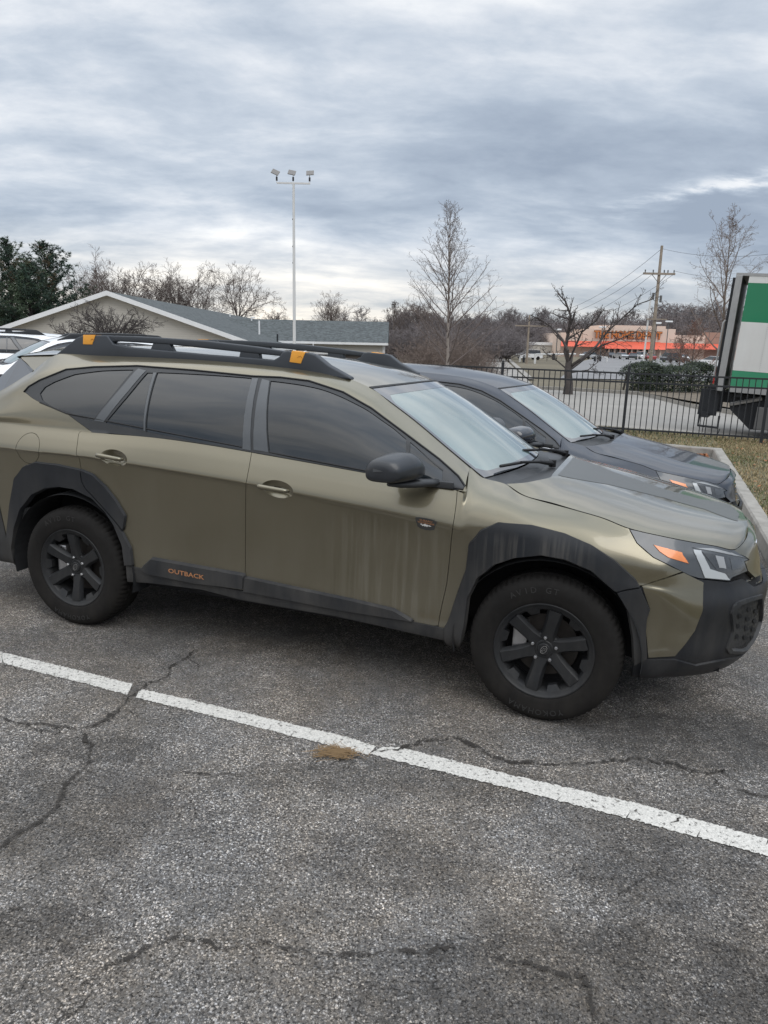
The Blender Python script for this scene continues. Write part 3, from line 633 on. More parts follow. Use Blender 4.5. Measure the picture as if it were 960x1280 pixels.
# ------------------------------------------------------------------ wheel (local axis y; outside towards -y)
def wheel(parent, loc, spoke0, flip=False, letters=None, detail=True, R=.362, style=6):
    w = empty('wheel', loc); w.parent = parent
    if flip: w.rotation_euler = (0, 0, math.pi)
    prof = [(.232, .095), (.236, .106), (.25, .1125), (.262, .113), (.275, .1155), (.30, .117), (.320, .1135), (.336, .105), (.347, .095), (.3545, .082), (.3585, .066), (.361, .040), (.3615, .034), (.353, .033), (.353, .026), (.362, .025), (.362, 0)]
    prof = prof + [(r, -t) for r, t in prof[::-1][1:]]
    nseg = 216
    def mod(k, j, r):
        if j in (8, 9, 10, 11) or (33 - j) in (8, 9, 10, 11):
            if k % 3 == 0: r -= .0065 if j != 8 else .003
        if j in (11, 14, 15, 16) and (k % 6) == 3: r -= .004
        return r
    t = MB().revolve([(r * R / .362, -tt) for r, tt in prof], 'y', nseg, mod=mod)
    t.V = [(x, y, max(z, -R + .006)) for x, y, z in t.V]
    ty = t.build('tyre', MATS['tyre_rubber'], w, True, angle=40)
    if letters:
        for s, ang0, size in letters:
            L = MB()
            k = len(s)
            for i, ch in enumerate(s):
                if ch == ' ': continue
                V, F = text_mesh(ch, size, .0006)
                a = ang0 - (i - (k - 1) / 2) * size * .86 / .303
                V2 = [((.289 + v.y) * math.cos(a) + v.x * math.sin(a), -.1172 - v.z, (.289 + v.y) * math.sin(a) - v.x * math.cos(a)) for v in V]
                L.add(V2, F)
            L.build('lettering', MATS['tyre_letter_lit'], ty)
    r = MB().revolve([(.2365, -.096), (.236, -.1035), (.232, -.107), (.227, -.106), (.222, -.1015), (.214, -.098), (.205, -.093), (.197, -.080), (.195, -.05), (.193, .09)], 'y', 72)
    for k in range(style):
        a = spoke0 + 2 * math.pi * k / style; ca, sa = math.cos(a), math.sin(a)
        def P(rr, wd, dep): return (rr * ca - wd * sa, dep, rr * sa + wd * ca)
        if style == 6:
            rows = [(.045, .036, -.070, .020), (.085, .0275, -.078, .022), (.13, .0275, -.088, .024), (.178, .0305, -.097, .026), (.203, .031, -.0985, .028)]
        else:
            rows = [(.045, .020, -.080, .020), (.085, .014, -.088, .022), (.13, .014, -.094, .024), (.178, .017, -.099, .026), (.206, .02, -.099, .028)]
        V = []
        for rr, hw, d, th in rows:
            V += [P(rr, -hw - .008, d + th), P(rr, -hw, d + .007), P(rr, -hw + .006, d), P(rr, hw - .006, d), P(rr, hw, d + .007), P(rr, hw + .008, d + th)]
        F = [(i * 6 + j, i * 6 + j + 1, (i + 1) * 6 + j + 1, (i + 1) * 6 + j) for i in range(4) for j in range(5)] + [tuple(range(24, 30)), tuple(range(6))[::-1]]
        r.add(V, F)
        a2 = a + math.pi / style; ca, sa = math.cos(a2), math.sin(a2)
        if style == 6:
            V = [P(.176, -.024, -.080), P(.176, .018, -.080), P(.206, .034, -.0955), P(.206, -.036, -.0955), P(.176, -.024, -.05), P(.176, .018, -.05), P(.206, .034, -.05), P(.206, -.036, -.05)]
            r.add(V, [(0, 1, 2, 3), (0, 4, 5, 1), (1, 5, 6, 2), (3, 2, 6, 7), (0, 3, 7, 4)])
    r.revolve([(.0001, -.072), (.040, -.072), (.043, -.069), (.072, -.066), (.078, -.06), (.08, -.03)], 'y', 36)
    r.build('rim', MATS['rim_black'], w, True, angle=28)
    if detail:
        for k in range(5):
            n = MB(); a = spoke0 - .02 + math.radians(10) + 2 * math.pi * k / 5; c = (.0575 * math.cos(a), 0, .0575 * math.sin(a))
            n.revolve([(.0001, -.083), (.006, -.083), (.0085, -.080), (.0095, -.066), (.0105, -.06)], 'y', 6, c)
            n.build('lug_nut', MATS['steel'], w, True, angle=30)
        c = MB().revolve([(.0001, -.0805), (.026, -.0795), (.0295, -.077), (.0305, -.070)], 'y', 32)
        hc = c.build('hub_cap', MATS['rim_black'], w, True, angle=30)
        e = MB()      # oval ring with small stars
        for k in range(28):
            a0, a1 = 2 * math.pi * k / 28, 2 * math.pi * (k + 1) / 28
            V = [(rr * m * math.cos(a), -.0812, rr * .62 * m * math.sin(a)) for a in (a0, a1) for rr, m in ((.0215, 1), (.0215, .88))]
            e.add([(x * .5 - z * .86, y, x * .86 + z * .5) for x, y, z in V], [(0, 1, 3, 2)])
        for sx, sz, sr in ((-.010, .003, .0038), (-.002, .0055, .0022), (.006, .003, .0024), (.001, -.004, .0022), (.009, -.003, .0022), (-.004, -.0005, .0020)):
            V = []
            for k in range(8):
                a = math.pi * k / 4; rr = sr * (1.2 if k % 2 == 0 else .45); V.append((sx + rr * math.cos(a), -.0813, sz + rr * math.sin(a)))
            e.add([(x * .5 - z * .86, y, x * .86 + z * .5) for x, y, z in V], [tuple(range(8))])
        e.build('emblem', MATS['chrome'], hc)
        MB().revolve([(.06, -.005), (.152, -.005), (.154, .0), (.154, .012), (.06, .012)], 'y', 48).build('brake_disc', MATS['rusty_disc'], w, True, angle=30)
        cb = MB(); cb.box((-.12, -.02, .03), (.07, .07, .17), bev=.012); cb.build('brake_caliper', MATS['steel'], w)
    MB().revolve([(.0001, .02), (.193, .02)], 'y', 40).build('wheel_back', MATS['dark_void'], w)
    return w
# ------------------------------------------------------------------ the car
def build_car(root, paint, wilderness=True, near=True, rails='rail_grey', decal=True):
    K = lambda s: None
    CL = MATS['cladding']; BK = MATS['bumper_black']; PT = MATS[paint]; TB = MATS['trim_black']; clad = CL if wilderness else MATS['bumper_black']
    O = {}
    for sgn in (-1, 1):
        k = lambda s: ('k', s)
        dF = panel(S, OUT['front_door'], 'front_door', PT, root, sgn, 0, .02, key=k('fd'), holes=[HCUP['f']], step=(.14, .25)); dR = panel(S, OUT['rear_door'], 'rear_door', PT, root, sgn, 0, .02, key=k('rd'), holes=[HCUP['r']], step=(.14, .25))
        fe = panel(S, OUT['front_fender'], 'front_fender', PT, root, sgn, 0, .02, key=k('ff'), step=(.14, .25))
        qp = panel(S, OUT['quarter_panel'], 'quarter_panel', PT, root, sgn, 0, .02, key=k('qp'), holes=[FUEL], step=(.14, .25))
        fl = panel(S, FUEL, 'fuel_door', PT, qp, sgn, 0, .006, key=k('fuel'), gap=.0016)
        panel(S, OUT['rear_bumper'], 'rear_bumper', clad, root, sgn, .004, .02, key=k('rb'), step=(.14, .25))
        sp = panel(S, OUT['side_piece'], 'bumper_corner_panel', PT, root, sgn, .006, .02, key=k('sp'), step=(.12, .2))
        panel(S, OUT['bumper'], 'front_bumper', BK, root, sgn, 0, .02, key=k('bp'), holes=[FOGB], step=(.12, .2))
        panel(S, OUT['nose_panel'], 'nose_panel', PT, root, sgn, 0, .02, key=k('np'), step=(.12, .2), gap=.001)
        gr = panel(S, OUT['grille'], 'grille', MATS['lamp_dark'], root, sgn, -.03, .0, key=k('gr'), step=(.06, .12), disp=lambda ab, P: .012 * (np.sin(P[:, 2] * 150) > .2))
        # headlight
        hl = panel(S, OUT['headlight'], 'headlight', MATS['lamp_grey'], root, sgn, .002, .02, key=k('hl'), step=(.06, .12), gap=.002)
        panel(S, LP['amber'], 'turn_signal', MATS['amber_lens'], hl, sgn, .005, .004, key=k('am'), step=(.06, .12))
        panel(S, LP['drl'], 'daytime_lamp', MATS['lamp_white'], hl, sgn, .006, .004, key=k('dr'), step=(.06, .12))
        panel(S, LP['drlt'], 'lamp_bezel', MATS['lamp_bezel'], hl, sgn, .0045, .004, key=k('dt'), step=(.06, .12))
        ln = panel(S, LP['inner'], 'lens', MATS['lamp_dark'], hl, sgn, .004, .003, key=k('in'), step=(.06, .12))
        panel(S, LP['p1'], 'projector', MATS['lamp_bezel'], hl, sgn, .0052, .004, key=k('p1'), step=(.06, .12)); panel(S, LP['p2'], 'projector', MATS['lamp_grey'], hl, sgn, .0052, .004, key=k('p2'), step=(.06, .12))
        # fog lamp bezel with hexagonal dimples
        fb = panel(S, FOGB, 'fog_bezel', clad, root, sgn, -.006, .02, key=k('fb'), step=(.05, .1), disp=fogdisp)
        for i, hp in enumerate(DIMPLE_SHADES): panel(S, hp, 'dimple_shade', MATS['dark_void'], fb, sgn, -.0035, 0, key=k('vh%d' % i), step=(.05, .1), gap=0)  # flat dark hexes: shade inside the dimples put in as colour
        panel(S, FOGR, 'fog_bezel_frame', clad, fb, sgn, .010, .02, bev=.006, holes=[FOGB], key=k('fgr'), step=(.06, .12))
        # inner shell
        panel(S, INNERS, 'inner_body', MATS['dark_void'], root, sgn, -.022, 0, key=k('is'), step=(.3, .5))
        # wheel arch cladding, door cladding, sill
        panel(S, CLAD['farch1'], 'wheel_arch_cladding', clad, root, sgn, .016, .03, bev=.010, key=k('fa1'), step=(.08, .16))
        panel(S, CLAD['farch2'], 'wheel_arch_cladding', clad, root, sgn, .016, .03, bev=.008, key=k('fa2'), step=(.08, .16))
        panel(S, CLAD['rarch'], 'wheel_arch_cladding', clad, root, sgn, .016, .03, bev=.010, key=k('ra'), step=(.08, .16))
        panel(S, CLAD['rarchdoor'], 'door_arch_cladding', clad, dR, sgn, .0165, .03, bev=.010, key=k('rad'), step=(.08, .16))
        panel(S, CLAD['rdoor'], 'door_cladding', clad, dR, sgn, .024, .03, bev=.012, key=k('rdc'), step=(.08, .16))
        panel(S, CLAD['fdoor'], 'door_cladding', clad, dF, sgn, .020, .03, bev=.012, key=k('fdc'), step=(.08, .16))
        panel(S, CLAD['sill'], 'side_sill', clad, root, sgn, .006, .06, bev=.004, key=k('sl'), step=(.08, .16))
        panel(S, CLAD['flap'], 'mud_flap', clad, root, sgn, .010, .02, key=k('fl'), step=(.08, .16))
        panel(S, CLAD['lip'], 'bumper_lip', BK, root, sgn, .010, .03, bev=.004, key=k('lp'), step=(.1, .2))
        # greenhouse
        gh = full(G); 
        panel(G, gh, 'side_frame', PT, root, sgn, 0, .008, key=k('gs'), holes=[OUT['g_trim']], step=(.2, .2), gap=0)
        tr = panel(G, OUT['g_trim'], 'window_trim', TB, root, sgn, -.001, .01, key=k('gt'), holes=[OUT['g_quarter'], OUT['g_vent'], OUT['g_rear'], OUT['g_front'], OUT['g_corner']], step=(.12, .2))
        for nm in ('g_quarter', 'g_vent', 'g_rear', 'g_front', 'g_corner'):
            panel(G, OUT[nm], 'window', MATS['side_glass'], root, sgn, -.006, .004, key=k(nm), step=(.12, .2), gap=-.001)
        bd = MB(); up = [q_ for q_ in OUT['g_trim'] if q_[1] > .02]
        U = np.array(up); Pp = G.ev(U[:, 0], U[:, 1]) + G.nrm(U[:, 0], U[:, 1]) * .001; bd.tube([(x, -y, z) for x, y, z in Pp], .0048, 6)
        side_mesh(bd, sgn).build('window_bead', MATS['rubber_seal'], tr, True)
        for nm in ('pc', 'pb1', 'pb2', 'pc2'):
            panel(G, PIL[nm], 'pillar_trim', MATS['pillar_black'], tr, sgn, .0012, .004, key=k(nm), step=(.12, .2))
        # wheel arch liners
        for X, (t0, t1) in ((0, (.41, .2)), (-2.745, (.41, .2))):
            m = MB(); n = 28
            for i in range(n + 1):
                a = rad(-12) + rad(204) * i / n
                for y, rr in ((.915, .435), (.86, .44), (.60, .44)): m.V.append((X + rr * math.cos(a), -y, .36 + rr * math.sin(a)))
            for i in range(n):
                for j in range(2): m.F.append((i * 3 + j, i * 3 + j + 1, (i + 1) * 3 + j + 1, (i + 1) * 3 + j))
            m.I = [0] * len(m.F)
            k0 = len(m.V); m.V.append((X, -.60, .36)); 
            for i in range(n): m.F.append((i * 3 + 2, (i + 1) * 3 + 2, k0)); m.I.append(0)
            side_mesh(m, sgn).build('wheel_liner', MATS['liner'], root)
        # door handles
        for d, (hx, hz, sl) in ((dF, HND['f']), (dR, HND['r'])):
            a0, b0 = S.xz(hx, hz); m = MB(); V = []; F = []
            NR, NC = 7, 28
            for i in range(NR):
                rr = 1.03 - i / (NR - 1)
                for j in range(NC):
                    an = 2 * math.pi * j / NC; u, v = .088 * max(rr, 0) * math.cos(an), .043 * max(rr, 0) * math.sin(an)
                    ab = S.xz(hx + u, hz + v + sl * u); P = S.ev(*ab)[0] - S.nrm(*ab)[0] * (.024 * (1 - min(1, rr) ** 2.4) - (.0005 if i == 0 else 0)); V.append((P[0], -P[1], P[2]))
            for i in range(NR - 1):
                for j in range(NC): F.append((i * NC + j, i * NC + (j + 1) % NC, (i + 1) * NC + (j + 1) % NC, (i + 1) * NC + j))
            m.add(V, F); h = side_mesh(m, sgn).build('handle_recess', PT, d, True)
            m = MB(); Pm = S.ev(a0, b0)[0]; pts = []
            for u in np.linspace(-.105, .072, 12):
                ab = S.xz(hx + u, hz + .006 + sl * u); P = S.ev(*ab)[0]; e = min(1, (1 - abs((u + .0165) / .0885)) * 5)
                pts.append(((P[0], -P[1] - .010 - .018 * e, P[2]), .0125 * (.65 + .35 * e)))
            m.tube([p for p, _ in pts], [r for _, r in pts], 12); V = m.V; zc_ = None
            side_mesh(m, sgn).build('door_handle', PT, d, True)
        # mirror
        mr = empty('side_mirror', (0, 0, 0)); mr.parent = root
        m = MB(); secs = [(.945, -.655, 1.150, .02, .03, 0), (.950, -.66, 1.152, .050, .046, 0), (.975, -.675, 1.160, .068, .060, 0), (1.02, -.69, 1.168, .080, .074, 0), (1.07, -.708, 1.170, .086, .076, 0), (1.11, -.722, 1.168, .086, .070, 0), (1.145, -.735, 1.165, .084, .066, 0), (1.166, -.744, 1.163, .080, .060, 0), (1.178, -.75, 1.161, .068, .050, 0), (1.184, -.752, 1.160, .045, .032, 0), (1.185, -.752, 1.160, .01, .008, 0)]
        NC = 36; V = []
        for y, cx, cz, hx, hz, _ in secs:
            for j in range(NC):
                a = 2 * math.pi * j / NC; c, s2 = math.cos(a), math.sin(a)
                ex, ez = (.62, .80) if s2 > 0 else (.50, .45)
                zz = hz * math.copysign(abs(s2) ** ez, s2) * (1 - .42 * max(0, c) ** 1.6 - .10 * max(0, -c) ** 3); zz = zz + .004 * (cx + hx * c + .7) / .1 if zz > 0 else zz * .74
                V.append((cx + hx * math.copysign(abs(c) ** ex, c), -y, cz + zz))
        m.add(V, [(i * NC + j, i * NC + (j + 1) % NC, (i + 1) * NC + (j + 1) % NC, (i + 1) * NC + j) for i in range(len(secs) - 1) for j in range(NC)] + [tuple(range(NC)), tuple((len(secs) - 1) * NC + j for j in range(NC))])
        side_mesh(m, sgn).build('mirror_housing', MATS['mirror_cap'] if wilderness else MATS['mirror_gloss'], mr, True)
        m = MB(); m.tube([(-.735, -1.10, 1.105), (-.70, -1.04, 1.098), (-.655, -.97, 1.092), (-.60, -.90, 1.090), (-.575, -.862, 1.09)], [.014, .028, .034, .030, .026], 12)
        m.V = [(x, y, 1.094 + (z - 1.094) * .62) for x, y, z in m.V]; m.box((-.575, -.872, 1.084), (.17, .016, .034), bev=.005)
        side_mesh(m, sgn).build('mirror_arm', TB, mr, True)
        m = MB(); V = []
        for t in np.linspace(0, 1, 7):
            X = -.818 + .085 * t; yy = 1.187 - .022 * abs((X + .752) / .066) ** 2.2 + .0015; hh = .011 * (1 - t) ** .5 + .001
            V += [(X, -yy, 1.170 - hh * .6 + .004 * t), (X, -yy, 1.172 + hh)]
        m.add(V, [(2 * i, 2 * i + 1, 2 * i + 3, 2 * i + 2) for i in range(6)])
        side_mesh(m, sgn).build('turn_signal', MATS['lamp_grey'], mr, False)
        m = MB()
        m.box((-.785, -1.05, 1.165), (.008, .17, .095), bev=.003)
        side_mesh(m, sgn).build('mirror_glass', MATS['lamp_grey'], mr, False)
        # roof rail
        rl = empty('roof_rail', (0, 0, 0)); rl.parent = root
        def rp(pts, y0, y1, name, mt, par, bev=.008, yy=.58):
            P = [(aty(px, py, yy)[0], aty(px, py, yy)[2]) for px, py in pts]
            bm = bmesh.new(); A = [bm.verts.new((x, -y0, z)) for x, z in P]; B = [bm.verts.new((x, -y1, z)) for x, z in P]; n = len(P)
            for i in range(n): bm.faces.new((A[i], A[(i + 1) % n], B[(i + 1) % n], B[i]))
            bm.faces.new(A[::-1]); bm.faces.new(B); bmesh.ops.recalc_face_normals(bm, faces=bm.faces[:])
            lp = [e for e in bm.edges if abs(e.verts[0].co.y - e.verts[1].co.y) < 1e-6]
            if bev: bmesh.ops.bevel(bm, geom=lp, offset=bev, segments=3, affect='EDGES', profile=.5)
            bmesh.ops.triangulate(bm, faces=[f for f in bm.faces if len(f.verts) > 4])
            m = MB(); m.V = [tuple(v.co) for v in bm.verts]; m.F = [tuple(v.index for v in f.verts) for f in bm.faces]; m.I = [0] * len(m.F); bm.free()
            return side_mesh(m, sgn).build(name, mt, par, True, angle=35)
        RM = MATS[rails]
        rp([(73, 444.5), (100, 422.5), (108, 419.3), (138, 419.3), (146, 430), (165, 434), (191.7, 436.5), (260, 443), (320, 447.5), (345, 450), (352, 446), (357, 439.5), (363, 438.6), (388, 441), (397, 443.4), (413, 456.5), (440, 471.5), (441, 474), (430, 474.2), (380, 466.5), (320, 459.5), (243, 452.5), (160, 446.8)], .553, .612, 'rail_base', RM, rl)
        rp([(134, 419.5), (170, 420.2), (200, 421.8), (260, 426), (320, 433), (358, 439.0), (356, 445.5), (324, 442.3), (301, 440), (213, 430.7), (170, 428), (150, 427.0), (140, 428)], .558, .602, 'rail_bar', RM, rl)
        for f in ([(195, 426), (213, 428), (219, 440), (190, 438)], [(303, 437), (325, 440), (327, 452), (300, 450)]): rp(f, .562, .598, 'rail_foot', RM, rl, bev=.003)
        if wilderness:
            for f in ([(109, 418.8), (124.3, 418.8), (120.3, 430.8), (108.7, 430.5)], [(368.5, 438.4), (385, 440.4), (379.5, 454.5), (365.4, 452.5)]):
                tb = rp(f, .560, .6145, 'tie_down_tab', MATS['orange_plastic'], rl, bev=.0018)
                P = [aty(px, py, .6150) for px, py in f]; c = np.mean(P, axis=0)
                ic = MB(); pts = [(-.013, -.004), (-.004, .005), (0, .001), (.005, .007), (.014, -.004)]
                for (u0, v0), (u1, v1) in zip(pts[:-1], pts[1:]): ic.tube([(c[0] + u0, -.6150, c[2] + v0), (c[0] + u1, -.6150, c[2] + v1)], .0012, 4)
                side_mesh(ic, sgn).build('mountain_mark', MATS['orange_dark'], tb)
    # roof, glass, bonnet, tail
    bothsides(R, full(R), 'roof', PT, root, key=('k', 'roof'))
    ws = bothsides(W, full(W), 'windshield', MATS['windshield_glass'], root, off=.0005, key=('k', 'ws'))
    for sgn in (-1, 1):
        fr = [(a, .12) for a in np.linspace(0, 4.55, 14)]; 
        panel(W, [(0, 0), (5, 0)] + [(5, b) for b in np.linspace(0, 5, 12)] + [(4.45, b) for b in np.linspace(5, .8, 12)] + [(4.2, .45)] + [(a, .28) for a in np.linspace(4, .9, 8)] + [(.5, .8)] + [(.45, b) for b in np.linspace(1.2, 5, 10)] + [(0, 5)], 'windshield_frit', MATS['frit'], ws, sgn, .0012, 0, key=('k', 'frit'), gap=0)
        panel(W, [(4.9, 0), (5, 0), (5, 5), (4.93, 5)], 'header_seal', MATS['rubber_seal'], ws, sgn, .004, .004, key=('k', 'hs'), gap=0)
        panel(W, [(0, 0), (5, 0), (5, .05), (0, .05)], 'pillar_seal', MATS['rubber_seal'], ws, sgn, .003, .004, key=('k', 'ps'), gap=0)
    hd = bothsides(H, full(H, a0=.02, b0=.03), 'hood', PT, root, off=.002, key=('k', 'hood'), step=(.15, .2))
    if decal:
        bothsides(H, DECAL, 'hood_decal', MATS['decal_black'], hd, off=.0032, key=('k', 'decal'), step=(.15, .2))
    bothsides(TL, full(TL), 'tailgate_glass', MATS['side_glass'], root, key=('k', 'tl'))
    Sp = [Net(SPL)]
    bothsides(Sp[0], full(Sp[0]), 'roof_spoiler', PT, root, key=('k', 'spl'))
    for sgn in (-1, 1):
        m = MB(); pl = [(-3.05, .605, 1.57), (-3.40, .555, 1.545), (-3.395, .56, 1.525), (-3.30, .62, 1.455), (-3.19, .672, 1.47)]
        m.add([(x, -y, z) for x, y, z in pl], [(0, 1, 2, 3, 4)]); 
        side_mesh(m, sgn).build('spoiler_side', PT, root)
        m = MB(); pl = [(-3.405, .558, 1.535), (-3.30, .625, 1.455), (-3.185, .678, 1.475), (-3.19, .690, 1.455), (-3.37, .742, 1.34), (-3.60, .772, 1.235), (-3.78, .775, 1.16), (-3.84, .70, 1.16), (-3.70, .68, 1.28), (-3.52, .63, 1.40)]
        m.add([(x, -y, z) for x, y, z in pl], [(0, 1, 2), (0, 2, 3), (0, 3, 4, 9), (9, 4, 5, 8), (8, 5, 6, 7)])
        side_mesh(m, sgn).build('tail_garnish', MATS['garnish'], root)
    # cowl and wipers
    m = MB(); V = []; n = 12
    for i in range(n + 1):
        y = -.70 + 1.40 * i / n; e = abs(y / .70)
        V += [(-.25 - .135 * e ** 2.2, y, 1.118 - .012 * e), (-.19 - .11 * e ** 2.4, y, 1.080), (-.09 - .14 * e ** 5, y, 1.078 - .0 * e)]
    m.add(V, [(i * 3 + j, i * 3 + j + 1, (i + 1) * 3 + j + 1, (i + 1) * 3 + j) for i in range(n) for j in range(2)])
    V = wv(m.V); m.V = [tuple(v) for v in V]; m.build('cowl', MATS['trim_black'], root, False)
    for tip, piv in (((-.335, -.56, 1.150), (-.150, .02, 1.105)), ((-.315, -.02, 1.168), (-.135, .50, 1.105))):
        wp = empty('wiper', (0, 0, 0)); wp.parent = root
        tip = Vector(tip); piv = Vector(piv); elb = piv.lerp(tip, .32) + Vector((.015, 0, .014))
        m = MB(); m.tube([piv, elb], [.016, .010], 8); m.tube([elb, tip.lerp(piv, .36) + Vector((0, 0, .016))], [.009, .006], 8); m.tube([piv - Vector((0, 0, .02)), piv + Vector((0, 0, .02))], .02, 10)
        m.V = [tuple(v) for v in wv(m.V)]; m.build('wiper_arm', MATS['rubber_seal'], wp, True, angle=40)
        m = MB(); d = (tip - piv).normalized(); s0 = tip; s1 = piv.lerp(tip, .12) + Vector((-.02, 0, .01))
        m.tube([s0, s0.lerp(s1, .5) + Vector((0, 0, .008)), s1], .008, 6); m.V = [tuple(v) for v in wv(m.V)]; m.build('wiper_blade', MATS['rubber_seal'], wp, True)
    # underbody
    m = MB(); m.box((-1.37, 0, .34), (1.9, 1.60, .10)); m.box((.60, 0, .36), (.36, 1.3, .12)); m.box((-3.45, 0, .42), (.55, 1.3, .12)); m.box((-1.45, 0, .62), (3.2, 1.3, .5)); m.box((.30, 0, .60), (.8, 1.1, .42))
    m.V = [tuple(v) for v in wv(m.V)]; m.build('underbody', MATS['dark_void'], root)
    for X, sp in ((0, rad(79)), (-2.745, rad(92))):
        Xw = float(wv([(X, 0, 0)])[0][0])
        for sgn in (-1, 1):
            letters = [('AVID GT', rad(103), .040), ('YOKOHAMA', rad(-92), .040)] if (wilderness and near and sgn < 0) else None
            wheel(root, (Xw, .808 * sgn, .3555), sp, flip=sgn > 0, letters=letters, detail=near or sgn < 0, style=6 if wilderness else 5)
    if wilderness:
        e = MB(); e.revolve([(.0001, .012), (.034, .012), (.040, .006), (.040, 0)], 'x', 28, (.925, 0, .79)); e.V = [(x, y * 1.7, (z - .8) + .8) for x, y, z in e.V]; e.build('emblem', MATS['chrome'], root, True)
def badge_and_letters(door, rdoor):
    # shield badge on the front door
    P = aty(532.5, 655, .93); u0 = aty(522, 655, .93); sc_ = .0104
    ang = HND['f'][2] * .9
    out = [(-2.55, 1.55), (-1.6, 1.75), (0, 1.85), (1.6, 1.75), (2.55, 1.35), (2.45, .6), (2.15, -.2), (1.95, -1.2), (1.2, -1.55), (0, -1.75), (-1.3, -1.55), (-2.0, -1.1), (-2.2, -.2), (-2.5, .6)]
    out = [(a * .0208, b * .0182) for a, b in out]
    def lay(pl, off, name, mt, par, thick=.003):
        V = on_side(pl, P[0], P[2], ang, off) + on_side(pl, P[0], P[2], ang, off - thick); n = len(pl)
        return mesh_obj(name, V, [tuple(range(n))] + [(i, (i + 1) % n, n + (i + 1) % n, n + i) for i in range(n)], mt, par)
    b = lay(out, .005, 'badge', MATS['badge_dark'], door)
    m = MB()
    for s, sz, dy in (('SUBARU', .0125, .0135), ('WILDERNESS', .0105, .003)):
        V, F = text_mesh(s, sz, 0, .0002); m.add(on_side([(v.x * 1.38, v.y * 1.1 + dy * 1.1) for v in V], P[0], P[2], ang, .0056), F)
    m.build('badge_lettering', MATS['orange_letter'], b, fix=False)
    rg = [(-.030, -.003), (-.022, .001), (-.016, -.004), (-.010, -.001), (-.003, .0045), (.0015, -.001), (.006, .001), (.012, -.003), (.019, -.001), (.028, -.006), (.018, -.0075), (.010, -.0065), (.006, -.014), (.001, -.0075), (-.004, -.013), (-.010, -.008), (-.016, -.012), (-.022, -.006)]
    mesh_obj('badge_ridge', on_side(rg, P[0], P[2], ang, .0058), [tuple(range(len(rg)))], MATS['badge_white'], b)
    # model lettering on the rear door cladding
    A = aty(232, 717, .928); V, F = text_mesh('OUTBACK', .036, .0, .0007)
    V0 = aty(209.5, 712, .928); V1 = aty(254.5, 721, .928); L = V1[0] - V0[0]; w = max(v.x for v in V) - min(v.x for v in V)
    an = math.atan2(V1[2] - V0[2], L)
    pts = on_side([(v.x * L / w, v.y - .013) for v in V], A[0], A[2], an, .0268)
    mesh_obj('lettering', pts, F, MATS['orange_letter'], rdoor)
main = empty('parked_car', (CARX, CARY, 0), (0, 0, CARYAW), 'dusty olive green wagon with black wheel arches and orange tabs on its roof rails', 'car')
build_car(main, 'olive_paint')
badge_and_letters([c for c in main.children if c.name.startswith('front_door')][0], [c for c in main.children if c.name.startswith('rear_door')][0])
# ------------------------------------------------------------------ more materials
mat('concrete', (.30, .285, .26), rough=.9, noise=(6, .3), bump=(60, .4, .01), dirt=(4, (.16, .14, .11), .5, -1, 1))
mat('road', (.265, .250, .228), rough=.9, noise=(.35, .18))
mat('far_asphalt', (.20, .198, .20), rough=.9, noise=(.2, .2))
mat('soil', (.14, .115, .085), rough=1, noise=(1.3, .35))
mat('turf', (.12, .108, .062), rough=1, noise=(1.8, .5), bump=(40, .6, .03))
mat('far_ground', (.135, .115, .078), rough=1, noise=(.06, .3))
mat('blade_tan', (.34, .27, .155), rough=.9); mat('blade_green', (.12, .14, .055), rough=.9); mat('blade_brown', (.21, .155, .09), rough=.9)
mat('leaf_rust', (.30, .115, .045), rough=.8, noise=(20, .5))
mat('needle_tan', (.23, .15, .075), rough=.9)
mat('fence_black', (.018, .02, .024), rough=.5)
mat('line_white', (.64, .62, .575), rough=.85)
mat('siding', (.50, .475, .43), rough=.8)
mat('white_trim', (.74, .745, .75), rough=.6, noise=(2, .05))
mat('garage_brown', (.085, .072, .065), rough=.7)
mat('pole_paint', (.60, .60, .59), rough=.6)
mat('lamp_head', (.19, .18, .17), rough=.5); mat('sensor_black', (.015, .016, .02), rough=.5)
mat('wood_pole', (.27, .225, .18), rough=.9, noise=(3, .25))
mat('wire', (.05, .05, .055), rough=.7)
mat('bark_grey', (.135, .112, .095), rough=.95, noise=(3, .3))
mat('bark_dark', (.060, .051, .048), rough=.95, noise=(3, .3))
mat('bark_pale', (.26, .225, .20), rough=.95, noise=(3, .25))
mat('twig_grey', (.13, .105, .095), rough=.95); mat('twig_brown', (.17, .132, .112), rough=.95); mat('twig_red', (.20, .12, .095), rough=.95)
mat('hazed_twig', (.175, .155, .155), rough=1, noise=(.03, .25))  # woods twigs lightened: distance haze put into their colour
mat('needle_dark', (.030, .058, .038), rough=.7, noise=(.8, .5)); mat('needle_mid', (.055, .085, .045), rough=.7, noise=(.8, .4)); mat('needle_brown', (.10, .075, .04), rough=.8)
mat('hedge_leaf', (.016, .026, .014), rough=.75, noise=(2, .6)); mat('hedge_light', (.045, .062, .022), rough=.8)
mat('stucco', (.68, .54, .45), rough=.9, noise=(.1, .06)); mat('stucco_dark', (.36, .22, .17), rough=.9, noise=(.1, .06))
mat('awning_red', (.62, .11, .06), rough=.6, noise=(.15, .08)); mat('sign_orange', (.50, .17, .045), rough=.5); mat('sign_edge', (.16, .06, .03), rough=.6)
mat('store_glass', (.03, .035, .04), rough=.2); mat('store_white', (.7, .7, .7), rough=.6)
mat('truck_white', (.66, .665, .655), rough=.35, coat=.3, noise=(1.2, .05), dirt=(3, (.45, .42, .38), .3, .6, 4.2))
mat('truck_green', (.008, .185, .085), rough=.4, coat=.3, noise=(1.5, .06)); mat('truck_green_light', (.035, .24, .125), rough=.45, coat=.2, noise=(1.5, .08))
